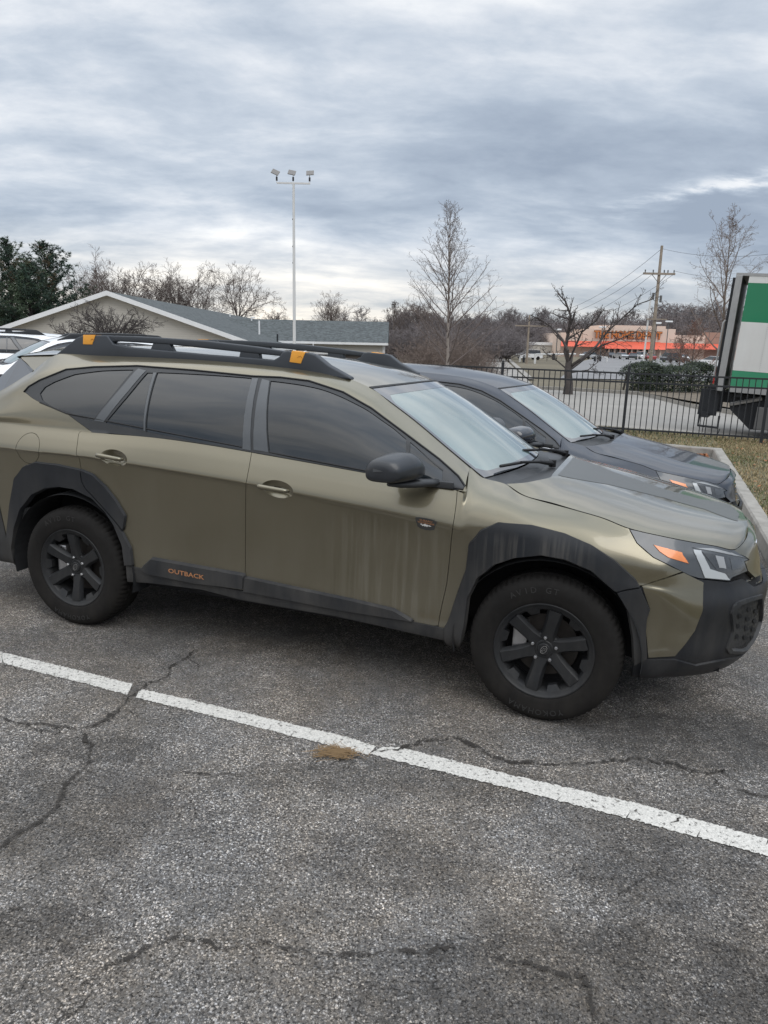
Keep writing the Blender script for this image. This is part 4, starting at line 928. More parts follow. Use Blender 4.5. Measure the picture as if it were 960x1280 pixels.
mat('alloy', (.36, .36, .36), rough=.45, metal=.5, noise=(4, .12)); mat('chassis', (.010, .012, .016), rough=.6, noise=(6, .3)); mat('steel_box', (.13, .13, .13), rough=.5, metal=.3)
mat('red_lens', (.45, .03, .03), rough=.3)
mat('car_silver', (.45, .46, .47), rough=.3, metal=.5, coat=1); mat('car_dark', (.03, .033, .04), rough=.3, coat=1); mat('car_white', (.75, .75, .75), rough=.3, coat=1); mat('car_red', (.3, .03, .03), rough=.3, coat=1)
def nodes_of(m): return m.node_tree.nodes, m.node_tree.links
def asphalt_mat():
    m = bpy.data.materials.new('asphalt'); m.use_nodes = True; MATS['asphalt'] = m; n, l = nodes_of(m); b = n['Principled BSDF']; b.inputs['Roughness'].default_value = .88; b.inputs['Specular IOR Level'].default_value = .35
    tc = n.new('ShaderNodeTexCoord'); co = tc.outputs['Object']
    def noise(s, d=6, r=.6, dist=0, off=None):
        t = n.new('ShaderNodeTexNoise'); t.inputs['Scale'].default_value = s; t.inputs['Detail'].default_value = d; t.inputs['Roughness'].default_value = r; t.inputs['Distortion'].default_value = dist
        if off:
            mp = n.new('ShaderNodeMapping'); mp.inputs['Location'].default_value = off; l.new(co, mp.inputs[0]); l.new(mp.outputs[0], t.inputs[0])
        else: l.new(co, t.inputs[0])
        return t.outputs[0]
    def rng(x, a, b_, c, d):
        r = n.new('ShaderNodeMapRange'); r.inputs[1].default_value = a; r.inputs[2].default_value = b_; r.inputs[3].default_value = c; r.inputs[4].default_value = d; l.new(x, r.inputs[0]); return r.outputs[0]
    wob = n.new('ShaderNodeTexNoise'); wob.inputs['Scale'].default_value = 170; wob.inputs['Detail'].default_value = 2; l.new(co, wob.inputs[0])
    wv1 = n.new('ShaderNodeVectorMath'); wv1.operation = 'MULTIPLY_ADD'; wv1.inputs[1].default_value = (.011, .011, 0); l.new(wob.outputs['Color'], wv1.inputs[0]); l.new(co, wv1.inputs[2])
    def vor(s, feat='F1'):
        v = n.new('ShaderNodeTexVoronoi'); v.feature = feat; v.inputs['Scale'].default_value = s; v.inputs['Randomness'].default_value = 1; l.new(wv1.outputs[0], v.inputs['Vector']); return v
    # how worn the binder is: large soft patches, a darker sealed stretch at the lower right of the view
    big = noise(.55, 5, .6, .6); mid = noise(2.6, 6, .65, .4, (3, 7, 0))
    sp = n.new('ShaderNodeSeparateXYZ'); l.new(co, sp.inputs[0])
    def blob(x, y, rx, ry, amt):
        dx = M(n, l, 'DIVIDE', M(n, l, 'SUBTRACT', sp.outputs[0], x), rx); dy = M(n, l, 'DIVIDE', M(n, l, 'SUBTRACT', sp.outputs[1], y), ry)
        d = M(n, l, 'SQRT', M(n, l, 'ADD', M(n, l, 'MULTIPLY', dx, dx), M(n, l, 'MULTIPLY', dy, dy)))
        d = M(n, l, 'ADD', d, M(n, l, 'MULTIPLY', M(n, l, 'SUBTRACT', mid, .5), 1.5)); return rng(d, .8, 1.15, amt, 0)
    dark = None
    for px, py, rx, ry, amt in BLOBS:
        g = ground(px, py); k = blob(float(g[0]), float(g[1]), rx, ry, amt); dark = k if dark is None else M(n, l, 'ADD', dark, k)
    dark = M(n, l, 'MULTIPLY', M(n, l, 'MINIMUM', dark, .46), rng(noise(7, 5, .7, .4, (6, 3, 0)), .3, .6, .6, 1.1))
    base = M(n, l, 'ADD', rng(big, .3, .7, .090, .145), M(n, l, 'MULTIPLY', M(n, l, 'SUBTRACT', mid, .5), .055))
    base = M(n, l, 'MULTIPLY', base, M(n, l, 'SUBTRACT', 1.0, dark))
    # stones in the binder, three sizes, each cell its own shade, and pits where stones have come out
    v1, v2, v3, v4 = vor(132), vor(250), vor(64), vor(100)
    def col(v): s_ = n.new('ShaderNodeSeparateColor'); l.new(v.outputs['Color'], s_.inputs[0]); return s_
    s1, s2, s3, s4 = col(v1), col(v2), col(v3), col(v4)
    st1 = M(n, l, 'MULTIPLY', rng(s1.outputs[0], .38, 1, 0, 1), rng(v1.outputs['Distance'], .30, .55, 1, 0))
    st2 = M(n, l, 'MULTIPLY', rng(s2.outputs[0], .30, 1, 0, 1), rng(v2.outputs['Distance'], .3, .6, 1, 0))
    st3 = M(n, l, 'MULTIPLY', rng(s3.outputs[1], .88, 1, 0, 1), rng(v3.outputs['Distance'], .12, .36, 1, 0))
    pit = M(n, l, 'MULTIPLY', rng(noise(105, 3, .6, .4, (4, 4, 0)), .52, .64, 0, 1), rng(s4.outputs[2], .1, .5, .2, 1))
    stone = M(n, l, 'ADD', M(n, l, 'ADD', M(n, l, 'MULTIPLY', st1, .44), M(n, l, 'MULTIPLY', st2, .31)), M(n, l, 'MULTIPLY', st3, .26))
    fade = M(n, l, 'MULTIPLY', rng(noise(1.1, 7, .72, .8, (9, 2, 0)), .30, .70, .20, 1.55), rng(noise(9, 5, .7, .3, (2, 2, 0)), .30, .70, .42, 1.6))
    expo = M(n, l, 'MULTIPLY', fade, M(n, l, 'SUBTRACT', 1.05, M(n, l, 'MULTIPLY', dark, 1.3)))
    base = M(n, l, 'MULTIPLY', base, rng(noise(14, 5, .7, .2, (5, 1, 0)), .3, .7, .72, 1.3))
    val = M(n, l, 'ADD', base, M(n, l, 'MULTIPLY', stone, expo)); val = M(n, l, 'MULTIPLY', val, M(n, l, 'SUBTRACT', 1.0, M(n, l, 'MULTIPLY', pit, .75)))
    hue = n.new('ShaderNodeMix'); hue.data_type = 'RGBA'; hue.inputs[6].default_value = (1.02, .99, .955, 1); hue.inputs[7].default_value = (1.10, 1.0, .88, 1); l.new(s1.outputs[2], hue.inputs[0])
    tint = n.new('ShaderNodeMix'); tint.data_type = 'RGBA'; tint.inputs[6].default_value = (.985, .995, 1.02, 1); tint.inputs[7].default_value = (1.055, 1.0, .94, 1); l.new(rng(noise(1.7, 5, .65, .6, (8, 8, 0)), .38, .64, 0, 1), tint.inputs[0])
    tm = n.new('ShaderNodeVectorMath'); tm.operation = 'MULTIPLY'; l.new(hue.outputs[2], tm.inputs[0]); l.new(tint.outputs[2], tm.inputs[1])
    sc_ = n.new('ShaderNodeVectorMath'); sc_.operation = 'SCALE'; l.new(tm.outputs[0], sc_.inputs[0]); l.new(val, sc_.inputs['Scale']); l.new(sc_.outputs[0], b.inputs['Base Color'])
    h = M(n, l, 'ADD', M(n, l, 'MULTIPLY', v1.outputs['Distance'], -1.0), M(n, l, 'MULTIPLY', v2.outputs['Distance'], -.5)); h = M(n, l, 'ADD', M(n, l, 'ADD', h, M(n, l, 'MULTIPLY', pit, -1.2)), M(n, l, 'MULTIPLY', noise(6, 6, .7), 2.2))
    bp = n.new('ShaderNodeBump'); bp.inputs['Strength'].default_value = .8; bp.inputs['Distance'].default_value = .006; l.new(h, bp.inputs['Height']); l.new(bp.outputs[0], b.inputs['Normal'])
BLOBS = [(740, 1250, .66, .26, .38), (940, 1120, .55, .42, .32), (60, 1010, .5, .30, .26), (880, 925, .6, .3, .34), (520, 975, .7, .13, .24), (130, 935, .25, .12, .3), (30, 1160, .22, .10, .3), (500, 1075, .30, .16, .26), (240, 800, 1.2, .3, .15)]
asphalt_mat()
def speckle_alpha(name, src, scale, lo, hi, extra=None):
    """worn coating: holes where the stones have shed it"""
    m = MATS[src].copy(); m.name = name; MATS[name] = m; n, l = nodes_of(m); b = n['Principled BSDF']
    tc = n.new('ShaderNodeTexCoord'); t = n.new('ShaderNodeTexNoise'); t.inputs['Scale'].default_value = scale; t.inputs['Detail'].default_value = 8; t.inputs['Roughness'].default_value = .75; l.new(tc.outputs['Object'], t.inputs[0])
    r = n.new('ShaderNodeMapRange'); r.inputs[1].default_value = lo; r.inputs[2].default_value = hi; l.new(t.outputs[0], r.inputs[0]); l.new(r.outputs[0], b.inputs['Alpha'])
    t2 = n.new('ShaderNodeTexNoise'); t2.inputs['Scale'].default_value = 150; t2.inputs['Detail'].default_value = 3; l.new(tc.outputs['Object'], t2.inputs[0])
    r2 = n.new('ShaderNodeMapRange'); r2.inputs[1].default_value = .3; r2.inputs[2].default_value = .7; r2.inputs[3].default_value = .72; r2.inputs[4].default_value = 1.08; l.new(t2.outputs[0], r2.inputs[0])
    v = n.new('ShaderNodeVectorMath'); v.operation = 'SCALE'; v.inputs[0].default_value = tuple(b.inputs['Base Color'].default_value)[:3]; l.new(r2.outputs[0], v.inputs['Scale']); l.new(v.outputs[0], b.inputs['Base Color'])
    bp = n.new('ShaderNodeBump'); bp.inputs['Strength'].default_value = .6; bp.inputs['Distance'].default_value = .004; l.new(t2.outputs[0], bp.inputs['Height']); l.new(bp.outputs[0], b.inputs['Normal'])
speckle_alpha('worn_line', 'line_white', 55, .37, .45)
mat('crack_dark', (.034, .030, .026), rough=1); speckle_alpha('crack_fill', 'crack_dark', 38, .42, .56)
mat('siding_lines', (.50, .475, .43), rough=.8)
def stripes(name, axis, period, depth, dark=.75):
    m = MATS[name]; n, l = nodes_of(m); b = n['Principled BSDF']; tc = n.new('ShaderNodeTexCoord'); sp = n.new('ShaderNodeSeparateXYZ'); l.new(tc.outputs['Object'], sp.inputs[0])
    f = M(n, l, 'FRACT', M(n, l, 'DIVIDE', sp.outputs[axis], period)); r = n.new('ShaderNodeMapRange'); r.inputs[1].default_value = 0; r.inputs[2].default_value = .14; r.inputs[3].default_value = dark; r.inputs[4].default_value = 1; l.new(f, r.inputs[0])
    v = n.new('ShaderNodeVectorMath'); v.operation = 'SCALE'; v.inputs[0].default_value = tuple(b.inputs['Base Color'].default_value)[:3]; l.new(r.outputs[0], v.inputs['Scale']); l.new(v.outputs[0], b.inputs['Base Color'])
stripes('siding_lines', 2, .13, .01)
def shingle_mat():
    m = mat('shingles', (.068, .078, .080), rough=.95); n, l = nodes_of(m); b = n['Principled BSDF']; tc = n.new('ShaderNodeTexCoord')
    br = n.new('ShaderNodeTexVoronoi'); br.inputs['Scale'].default_value = 2.6; mp = n.new('ShaderNodeMapping'); mp.inputs['Scale'].default_value = (2.2, 2.2, 3.2); l.new(tc.outputs['Object'], mp.inputs[0]); l.new(mp.outputs[0], br.inputs['Vector'])
    s = n.new('ShaderNodeSeparateColor'); l.new(br.outputs['Color'], s.inputs[0]); r = n.new('ShaderNodeMapRange'); r.inputs[3].default_value = .62; r.inputs[4].default_value = 1.4; l.new(s.outputs[0], r.inputs[0])
    v = n.new('ShaderNodeVectorMath'); v.operation = 'SCALE'; v.inputs[0].default_value = (.068, .078, .080); l.new(r.outputs[0], v.inputs['Scale']); l.new(v.outputs[0], b.inputs['Base Color'])
shingle_mat()
# ------------------------------------------------------------------ ground
def sheet(name, poly, mt, dz=0.0, step=None, tri=False):
    """flat or terrain-following polygon sheet from world (x,y) corners"""
    V = [Vector((p[0], p[1])) for p in poly]
    if step:
        A = resample([tuple(p[:2]) for p in poly], step); lo, hi = np.min(A, 0), np.max(A, 0)
        gx, gy = np.meshgrid(np.arange(lo[0], hi[0], step), np.arange(lo[1], hi[1], step), indexing='ij'); Gp = np.stack([gx.ravel(), gy.ravel()], -1)
        Gp = Gp[inpoly(Gp, A)]; Gp = Gp[segdist(Gp, A) > step * .35] if len(Gp) else Gp
        V = [Vector(a) for a in A] + [Vector(g) for g in Gp]; nb = len(A)
    else: nb = len(V)
    r = delaunay_2d_cdt(V, [(i, (i + 1) % nb) for i in range(nb)], [], 0, 1e-5); v2 = np.array([tuple(v) for v in r[0]]); F = [f for f in r[2]]
    c = np.array([v2[list(f)].mean(0) for f in F]); ok = inpoly(c, [tuple(p[:2]) for p in poly]); F = [tuple(f) for f, k in zip(F, ok) if k]
    o = mesh_obj(name, [(x, y, gz(x, y) + dz) for x, y in v2], F, MATS[mt]); bm = bmesh.new(); bm.from_mesh(o.data); bmesh.ops.recalc_face_normals(bm, faces=bm.faces[:])
    if sum(f.normal.z for f in bm.faces) < 0: bmesh.ops.reverse_faces(bm, faces=bm.faces[:])
    bm.to_mesh(o.data); bm.free(); return tag(o, kind='structure')
# terrain: one sheet to the horizon
xs = np.concatenate([np.linspace(-900, -70, 14), np.linspace(-60, 60, 41), np.linspace(70, 900, 14)]); ys = np.concatenate([[-300, -100, -40], np.linspace(-20, 80, 51), np.linspace(90, 1400, 20)])
V = [(x, y, gz(x, y) - .09) for x in xs for y in ys]; ny = len(ys)
gr_ = mesh_obj('ground', V, [(i * ny + j, (i + 1) * ny + j, (i + 1) * ny + j + 1, i * ny + j + 1) for i in range(len(xs) - 1) for j in range(ny - 1)], MATS['far_ground']); tag(gr_, kind='structure')
L2 = lambda X, Y: tuple(lot(X, Y)[:2])
KX, KY = 1.44, 10.35
pl = [L2(-40, -14), L2(KX, -14), L2(KX, KY), L2(-40, KY)]
lt = mesh_obj('parking_lot', [(x, y, 0) for x, y in pl], [(0, 1, 2, 3)], MATS['asphalt']); tag(lt, kind='structure')
# kerb: two runs that meet at the corner
def kerb(name, pts, w=.16, hgt=.145):
    mb = MB(); n_ = len(pts); prof = [(0, -.02), (.012, hgt - .02), (.03, hgt), (w, hgt), (w, -.02)]
    P = [np.array(p) for p in pts]; rows = []
    rng_ = random.Random(4)
    for i, p in enumerate(P):
        d0 = P[min(i + 1, n_ - 1)] - P[max(i - 1, 0)]
        if 0 < i < n_ - 1:
            a = (P[i] - P[i - 1]) / np.linalg.norm(P[i] - P[i - 1]); b = (P[i + 1] - P[i]) / np.linalg.norm(P[i + 1] - P[i]); d = a + b; k = 1 / max(.3, np.linalg.norm(d) / 2)
        else: d = d0; k = 1
        d = d / np.linalg.norm(d); nn = np.array([d[1], -d[0]]) * k
        rows.append([(p[0] + nn[0] * u, p[1] + nn[1] * u, z + (rng_.uniform(-.004, .004) if u > .02 and z > .1 else 0)) for u, z in prof])
    V = [v for r in rows for v in r]; k = len(prof); mb.add(V, [(i * k + j, i * k + j + 1, (i + 1) * k + j + 1, (i + 1) * k + j) for i in range(n_ - 1) for j in range(k - 1)])
    o = mb.build(name, MATS['concrete']); tag(o, kind='structure'); return o
kp = [L2(KX, y) for y in np.linspace(-14, KY, 80)][:-1] + [L2(x, KY) for x in np.linspace(KX, -40, 120)]
kerb('kerb', kp[::-1] if False else kp)
VG = .125
vp = [L2(KX + .15, -14), L2(9, -14), L2(9, 13.3), L2(-40, 13.3), L2(-40, KY + .15), L2(KX + .15, KY + .15)]
vo = sheet('grass_verge', [p for p in vp], 'turf', VG, step=.8)
# road beyond the fence and the far lots
RN = 13.3
road_near = [L2(-40, RN + .22), L2(14, RN + .22)]
far_edge = [ground(1200, 560)[:2], ground(960, 524)[:2], ground(870, 510)[:2], ground(800, 493)[:2], ground(700, 487)[:2], ground(620, 484)[:2], ground(420, 478)[:2], ground(100, 470)[:2]]
rd = sheet('road', [tuple(p) for p in road_near] + [tuple(p) for p in far_edge], 'road', -.03, step=3)
kr = [L2(x, RN) for x in np.linspace(-40, 14, 60)]
kerb('road_kerb', kr[::-1], w=.15, hgt=.14)
sheet('gutter_dirt', [L2(-1.5, RN + .3), L2(4.5, RN + .3), L2(5.2, RN + 1.2), L2(3.0, RN + 1.5), L2(.5, RN + 1.2)], 'soil', -.022, step=.4)
kf = []
for a, b in zip(far_edge[1:-1], far_edge[2:]):
    for t in np.linspace(0, 1, 8)[:-1]: kf.append(tuple(np.array(a) * (1 - t) + np.array(b) * t))
mbk = MB()
for i in range(len(kf) - 1):
    (x0, y0), (x1, y1) = kf[i], kf[i + 1]; z0, z1 = gz(x0, y0), gz(x1, y1)
    mbk.add([(x0, y0, z0 - .05), (x1, y1, z1 - .05), (x1, y1, z1 + .12), (x0, y0, z0 + .12), (x0 + .02, y0 + .25, z0 + .12), (x1 + .02, y1 + .25, z1 + .12)], [(0, 1, 2, 3), (3, 2, 5, 4)])
tag(mbk.build('far_kerb', MATS['concrete']), kind='structure')
G2 = lambda pts: [tuple(ground(*p)[:2]) for p in pts]
sheet('mulch_bed', G2([(790, 488.5), (960, 518), (960, 490), (860, 484), (790, 484)]), 'soil', .0, step=2)
sheet('hill_road', G2([(612, 478), (600, 462), (596, 450), (603, 443), (614, 442), (630, 448), (642, 459), (664, 478)]), 'road', -.03, step=6)
sheet('footpath', G2([(660, 474), (644, 459), (634, 449), (638, 449), (650, 459), (668, 474)]), 'concrete', .01, step=4)
sheet('store_lot', G2([(700, 472), (725, 452), (745, 447), (960, 452), (1100, 462), (1000, 478), (790, 474)]), 'far_asphalt', -.03, step=8)
# the painted line of the bay
def ribbon(name, top, bot, mt, z, jit=.0055, n=220, seed=1):
    rg = random.Random(seed); T = np.array([ground(*p)[:2] for p in top]); B = np.array([ground(*p)[:2] for p in bot])
    def al(P, t):
        d = np.concatenate([[0], np.cumsum(np.linalg.norm(np.diff(P, axis=0), axis=1))]); s_ = t * d[-1]; return np.array([np.interp(s_, d, P[:, 0]), np.interp(s_, d, P[:, 1])])
    V = []
    for i in range(n + 1):
        a, b = al(T, i / n), al(B, i / n); V += [(*(a + [rg.uniform(-jit, jit), rg.uniform(-jit, jit)]), z), (*(a * .5 + b * .5), z), (*(b + [rg.uniform(-jit, jit), rg.uniform(-jit, jit)]), z)]
    o = mesh_obj(name, V, [f for i in range(n) for f in ((3 * i, 3 * i + 1, 3 * i + 4, 3 * i + 3), (3 * i + 1, 3 * i + 2, 3 * i + 5, 3 * i + 4))], MATS[mt]); return tag(o, kind='structure')
ribbon('painted_line', [(-60, 802), (0, 815.5), (100, 839), (166, 856)], [(-60, 815), (0, 829.5), (100, 853.5), (159, 869.5)], 'worn_line', .004, seed=2)
ribbon('painted_line', [(175, 862), (240, 876), (370, 907), (420, 918.5), (470, 933.5)], [(170, 873), (240, 889.5), (370, 922), (410, 932), (460, 945)], 'worn_line', .004, seed=3)
ribbon('painted_line', [(478, 934.5), (500, 935), (640, 970), (800, 1006), (960, 1050), (1080, 1082)], [(462, 943), (490, 950.5), (640, 987), (800, 1028), (960, 1071), (1080, 1104)], 'worn_line', .004, seed=4)
# cracks in the asphalt
def crack(pts, w, seed, z=.0065, mt='crack_fill'):
    rg = random.Random(seed); P = np.array([ground(*p)[:2] for p in pts]); d = np.concatenate([[0], np.cumsum(np.linalg.norm(np.diff(P, axis=0), axis=1))]); n = max(8, int(d[-1] / .012)); V = []; off = 0.; wn_ = 1.
    for i in range(n + 1):
        s_ = d[-1] * i / n; x, y = np.interp(s_, d, P[:, 0]), np.interp(s_, d, P[:, 1]); e = min(1, i / 6, (n - i) / 6)
        x2, y2 = np.interp(s_ + .02, d, P[:, 0]), np.interp(s_ + .02, d, P[:, 1]); dd = np.array([x2 - x, y2 - y]); dd = dd / (np.linalg.norm(dd) + 1e-9) if np.linalg.norm(dd) > 1e-9 else np.array([1, 0]); nn = np.array([-dd[1], dd[0]])
        off = off * .86 + rg.uniform(-.008, .008); wn_ = max(.25, min(2.4, wn_ * .9 + .1 + rg.uniform(-.28, .28))); h = w * wn_ * e / 2
        V += [(x + nn[0] * (off + h), y + nn[1] * (off + h), z), (x + nn[0] * (off - h), y + nn[1] * (off - h), z)]
    return tag(mesh_obj('crack', V, [(2 * i, 2 * i + 1, 2 * i + 3, 2 * i + 2) for i in range(n)], MATS[mt]), kind='structure')
CR = [([(243, 812), (232, 822), (215, 833), (207, 848), (185, 856), (172, 866), (165, 873), (150, 885), (125, 905), (100, 912)], .020), ([(100, 912), (60, 908), (30, 905), (0, 897), (-40, 890)], .016), ([(100, 912), (118, 930), (113, 950), (95, 975), (75, 1010), (50, 1030), (20, 1045), (-10, 1065)], .016),
      ([(466, 940), (500, 937), (540, 925), (570, 922), (600, 935), (640, 950), (700, 956), (750, 952), (800, 950), (850, 957), (880, 968), (905, 985), (960, 1000), (1040, 1015)], .018), ([(220, 965), (300, 970), (400, 962), (466, 940)], .007),
      ([(-10, 1152), (30, 1140), (60, 1135)], .014), ([(90, 1240), (120, 1215), (150, 1200), (200, 1178), (240, 1175), (290, 1188), (330, 1175), (360, 1183), (400, 1195), (450, 1190), (520, 1195), (570, 1190), (600, 1183)], .013), ([(600, 1183), (612, 1200), (660, 1210), (700, 1215), (735, 1222), (740, 1245), (752, 1285)], .009),
      ([(870, 1012), (850, 1022), (838, 1036)], .008), ([(0, 820), (20, 838), (10, 850)], .004), ([(60, 1290), (105, 1260), (120, 1240)], .008), ([(700, 1150), (780, 1120), (830, 1085)], .004), ([(930, 985), (900, 960), (880, 968)], .01)]
for i, (c_pts, w_) in enumerate(CR):
    crack(c_pts, w_, 10 + i)
    if w_ > .01:                                    # small side cracks and crumbling
        rg = random.Random(50 + i)
        for _ in range(5):
            k = rg.randrange(len(c_pts) - 1); x, y = c_pts[k]; crack([(x, y), (x + rg.uniform(-22, 22), y + rg.uniform(4, 12)), (x + rg.uniform(-45, 45), y + rg.uniform(6, 22))], .0045, 100 + i * 7 + _, .0068)
# clump of dry needles caught on the line
rg = random.Random(5); c0 = ground(420, 943); nb = MB()
for _ in range(260):
    a = rg.uniform(0, math.pi); x = c0[0] + rg.gauss(0, .045); y = c0[1] + rg.gauss(0, .022); l_ = rg.uniform(.02, .05); u = Vector((math.cos(a), math.sin(a) * .6, 0)); w_ = Vector((-u.y, u.x, 0)) * .0014; p = Vector((x, y, .008 + rg.uniform(0, .008)))
    nb.add([p - u * l_ - w_, p - u * l_ + w_, p + u * l_ + w_ + Vector((0, 0, .004)), p + u * l_ - w_ + Vector((0, 0, .004))], [(0, 1, 2, 3)])
tag(nb.build('dry_needles', MATS['needle_tan'], fix=False), 'small tan clump of dry needles beside the painted line', 'plant litter', kind='stuff')
# grass on the verge
def grass():
    rg = np.random.default_rng(3); V = []; F = []; I = []; k = 0
    def scatter(n, fx, hmin, hmax):
        nonlocal k
        for _ in range(n):
            X, Y = fx(); p = lot(X, Y, VG); d = math.hypot(p[0], p[1]); hgt = rg.uniform(hmin, hmax); a = rg.uniform(0, 6.28); w = .0035 + d * .0004; lean = rg.uniform(-.035, .035, 2); ca, sa = math.cos(a) * w, math.sin(a) * w
            V.extend([(p[0] - ca, p[1] - sa, VG - .005), (p[0] + ca, p[1] + sa, VG - .005), (p[0] + lean[0], p[1] + lean[1], VG + hgt)]); F.append((k, k + 1, k + 2)); k += 3
            gpatch = math.sin(X * 1.7 + 1.3 * math.sin(Y * 1.1)) + math.cos(Y * 1.9 + X); q_ = rg.random(); I.append(1 if q_ < .22 + .22 * max(-.8, gpatch) else 0 if q_ < .8 else 2)
    scatter(30000, lambda: (rg.uniform(KX + .16, 4.8) , rg.uniform(2, 12.6)), .02, .05)
    scatter(14000, lambda: (rg.uniform(KX + .16, 4.2), rg.uniform(-3, 3)), .02, .05)
    scatter(14000, lambda: (rg.uniform(-5, 5), rg.uniform(KY + .2, 13.2)), .02, .055)
    return mesh_obj('grass', V, F, None, mats=[MATS['blade_tan'], MATS['blade_green'], MATS['blade_brown']], midx=I)
tag(grass(), 'short dry tan and green grass along the kerb and fence', 'grass', kind='stuff')
def leaves():
    rg = random.Random(8); mb = MB()
    for _ in range(900):
        X = KX - .08 - abs(rg.gauss(0, .32)); Y = KY - .08 - abs(rg.gauss(0, .30))
        if X < .2 or Y < 9.3: continue
        p = Vector(lot(X, Y, .01 + rg.uniform(0, .05) * max(0, 1 - (KX - X) - (KY - Y)))); a = rg.uniform(0, 6.28); s_ = rg.uniform(.02, .045); u = Vector((math.cos(a), math.sin(a), rg.uniform(-.5, .5))) * s_; v = Vector((-math.sin(a), math.cos(a), rg.uniform(-.4, .6))) * s_ * .6
        mb.add([p - u, p - v, p + u, p + v], [(0, 1, 2, 3)])
    for _ in range(350):
        X, Y = rg.uniform(KX + .2, 4.5), rg.uniform(3, 12.5); p = Vector(lot(X, Y, VG + .03)); a = rg.uniform(0, 6.28); s_ = rg.uniform(.015, .035); u = Vector((math.cos(a), math.sin(a), rg.uniform(-.4, .4))) * s_; v = Vector((-math.sin(a), math.cos(a), rg.uniform(-.3, .5))) * s_ * .6
        mb.add([p - u, p - v, p + u, p + v], [(0, 1, 2, 3)])
    return mb.build('fallen_leaves', MATS['leaf_rust'], fix=False)
tag(leaves(), 'rust brown fallen leaves heaped in the kerb corner', 'leaves', kind='stuff')
# ------------------------------------------------------------------ fence
def fence():
    FY = 12.05; z0 = VG; f = empty('fence', tuple(lot(0, FY, z0)), (0, -.012, CARYAW), 'black steel picket fence along the far side of the lot', 'fence')
    xs_ = [-.20 + 2.62 * k for k in range(-4, 4)]
    for x in xs_:
        m = MB(); m.box((x, 0, .66), (.055, .055, 1.36)); m.box((x, 0, 1.35), (.068, .068, .02), bev=.004); m.revolve([(.0001, 1.41), (.02, 1.40), (.026, 1.385), (.02, 1.365), (.012, 1.36)], 'z', 10, (x, 0, 0)); m.build('post', MATS['fence_black'], f)
    for z, nm in ((1.24, 'rail'), (1.06, 'rail'), (.10, 'rail')):
        m = MB(); m.box(((xs_[0] + xs_[-1]) / 2, 0, z), (xs_[-1] - xs_[0], .034, .034)); m.build(nm, MATS['fence_black'], f)
    px_ = [x for x in np.arange(xs_[0] + .115, xs_[-1], .1138)]; proto = None; rest = MB()
    for x in px_:
        if -4.2 < x < 5.6:
            if proto is None:
                m = MB(); m.box((0, 0, .64), (.017, .017, 1.20)); proto = m.build('picket', MATS['fence_black'], f); proto.location = (x, 0, 0)
            else: c = proto.copy(); COL.objects.link(c); c.parent = f; c.location = (x, 0, 0)
        else: rest.box((x, 0, .64), (.017, .017, 1.20))
    tag(rest.build('pickets', MATS['fence_black'], f), kind='stuff')
fence()
BGR = (0, -TILT, 0)
def base(px, py, D, z): p = at(px, py, D); return (float(p[0]), float(p[1]), z)
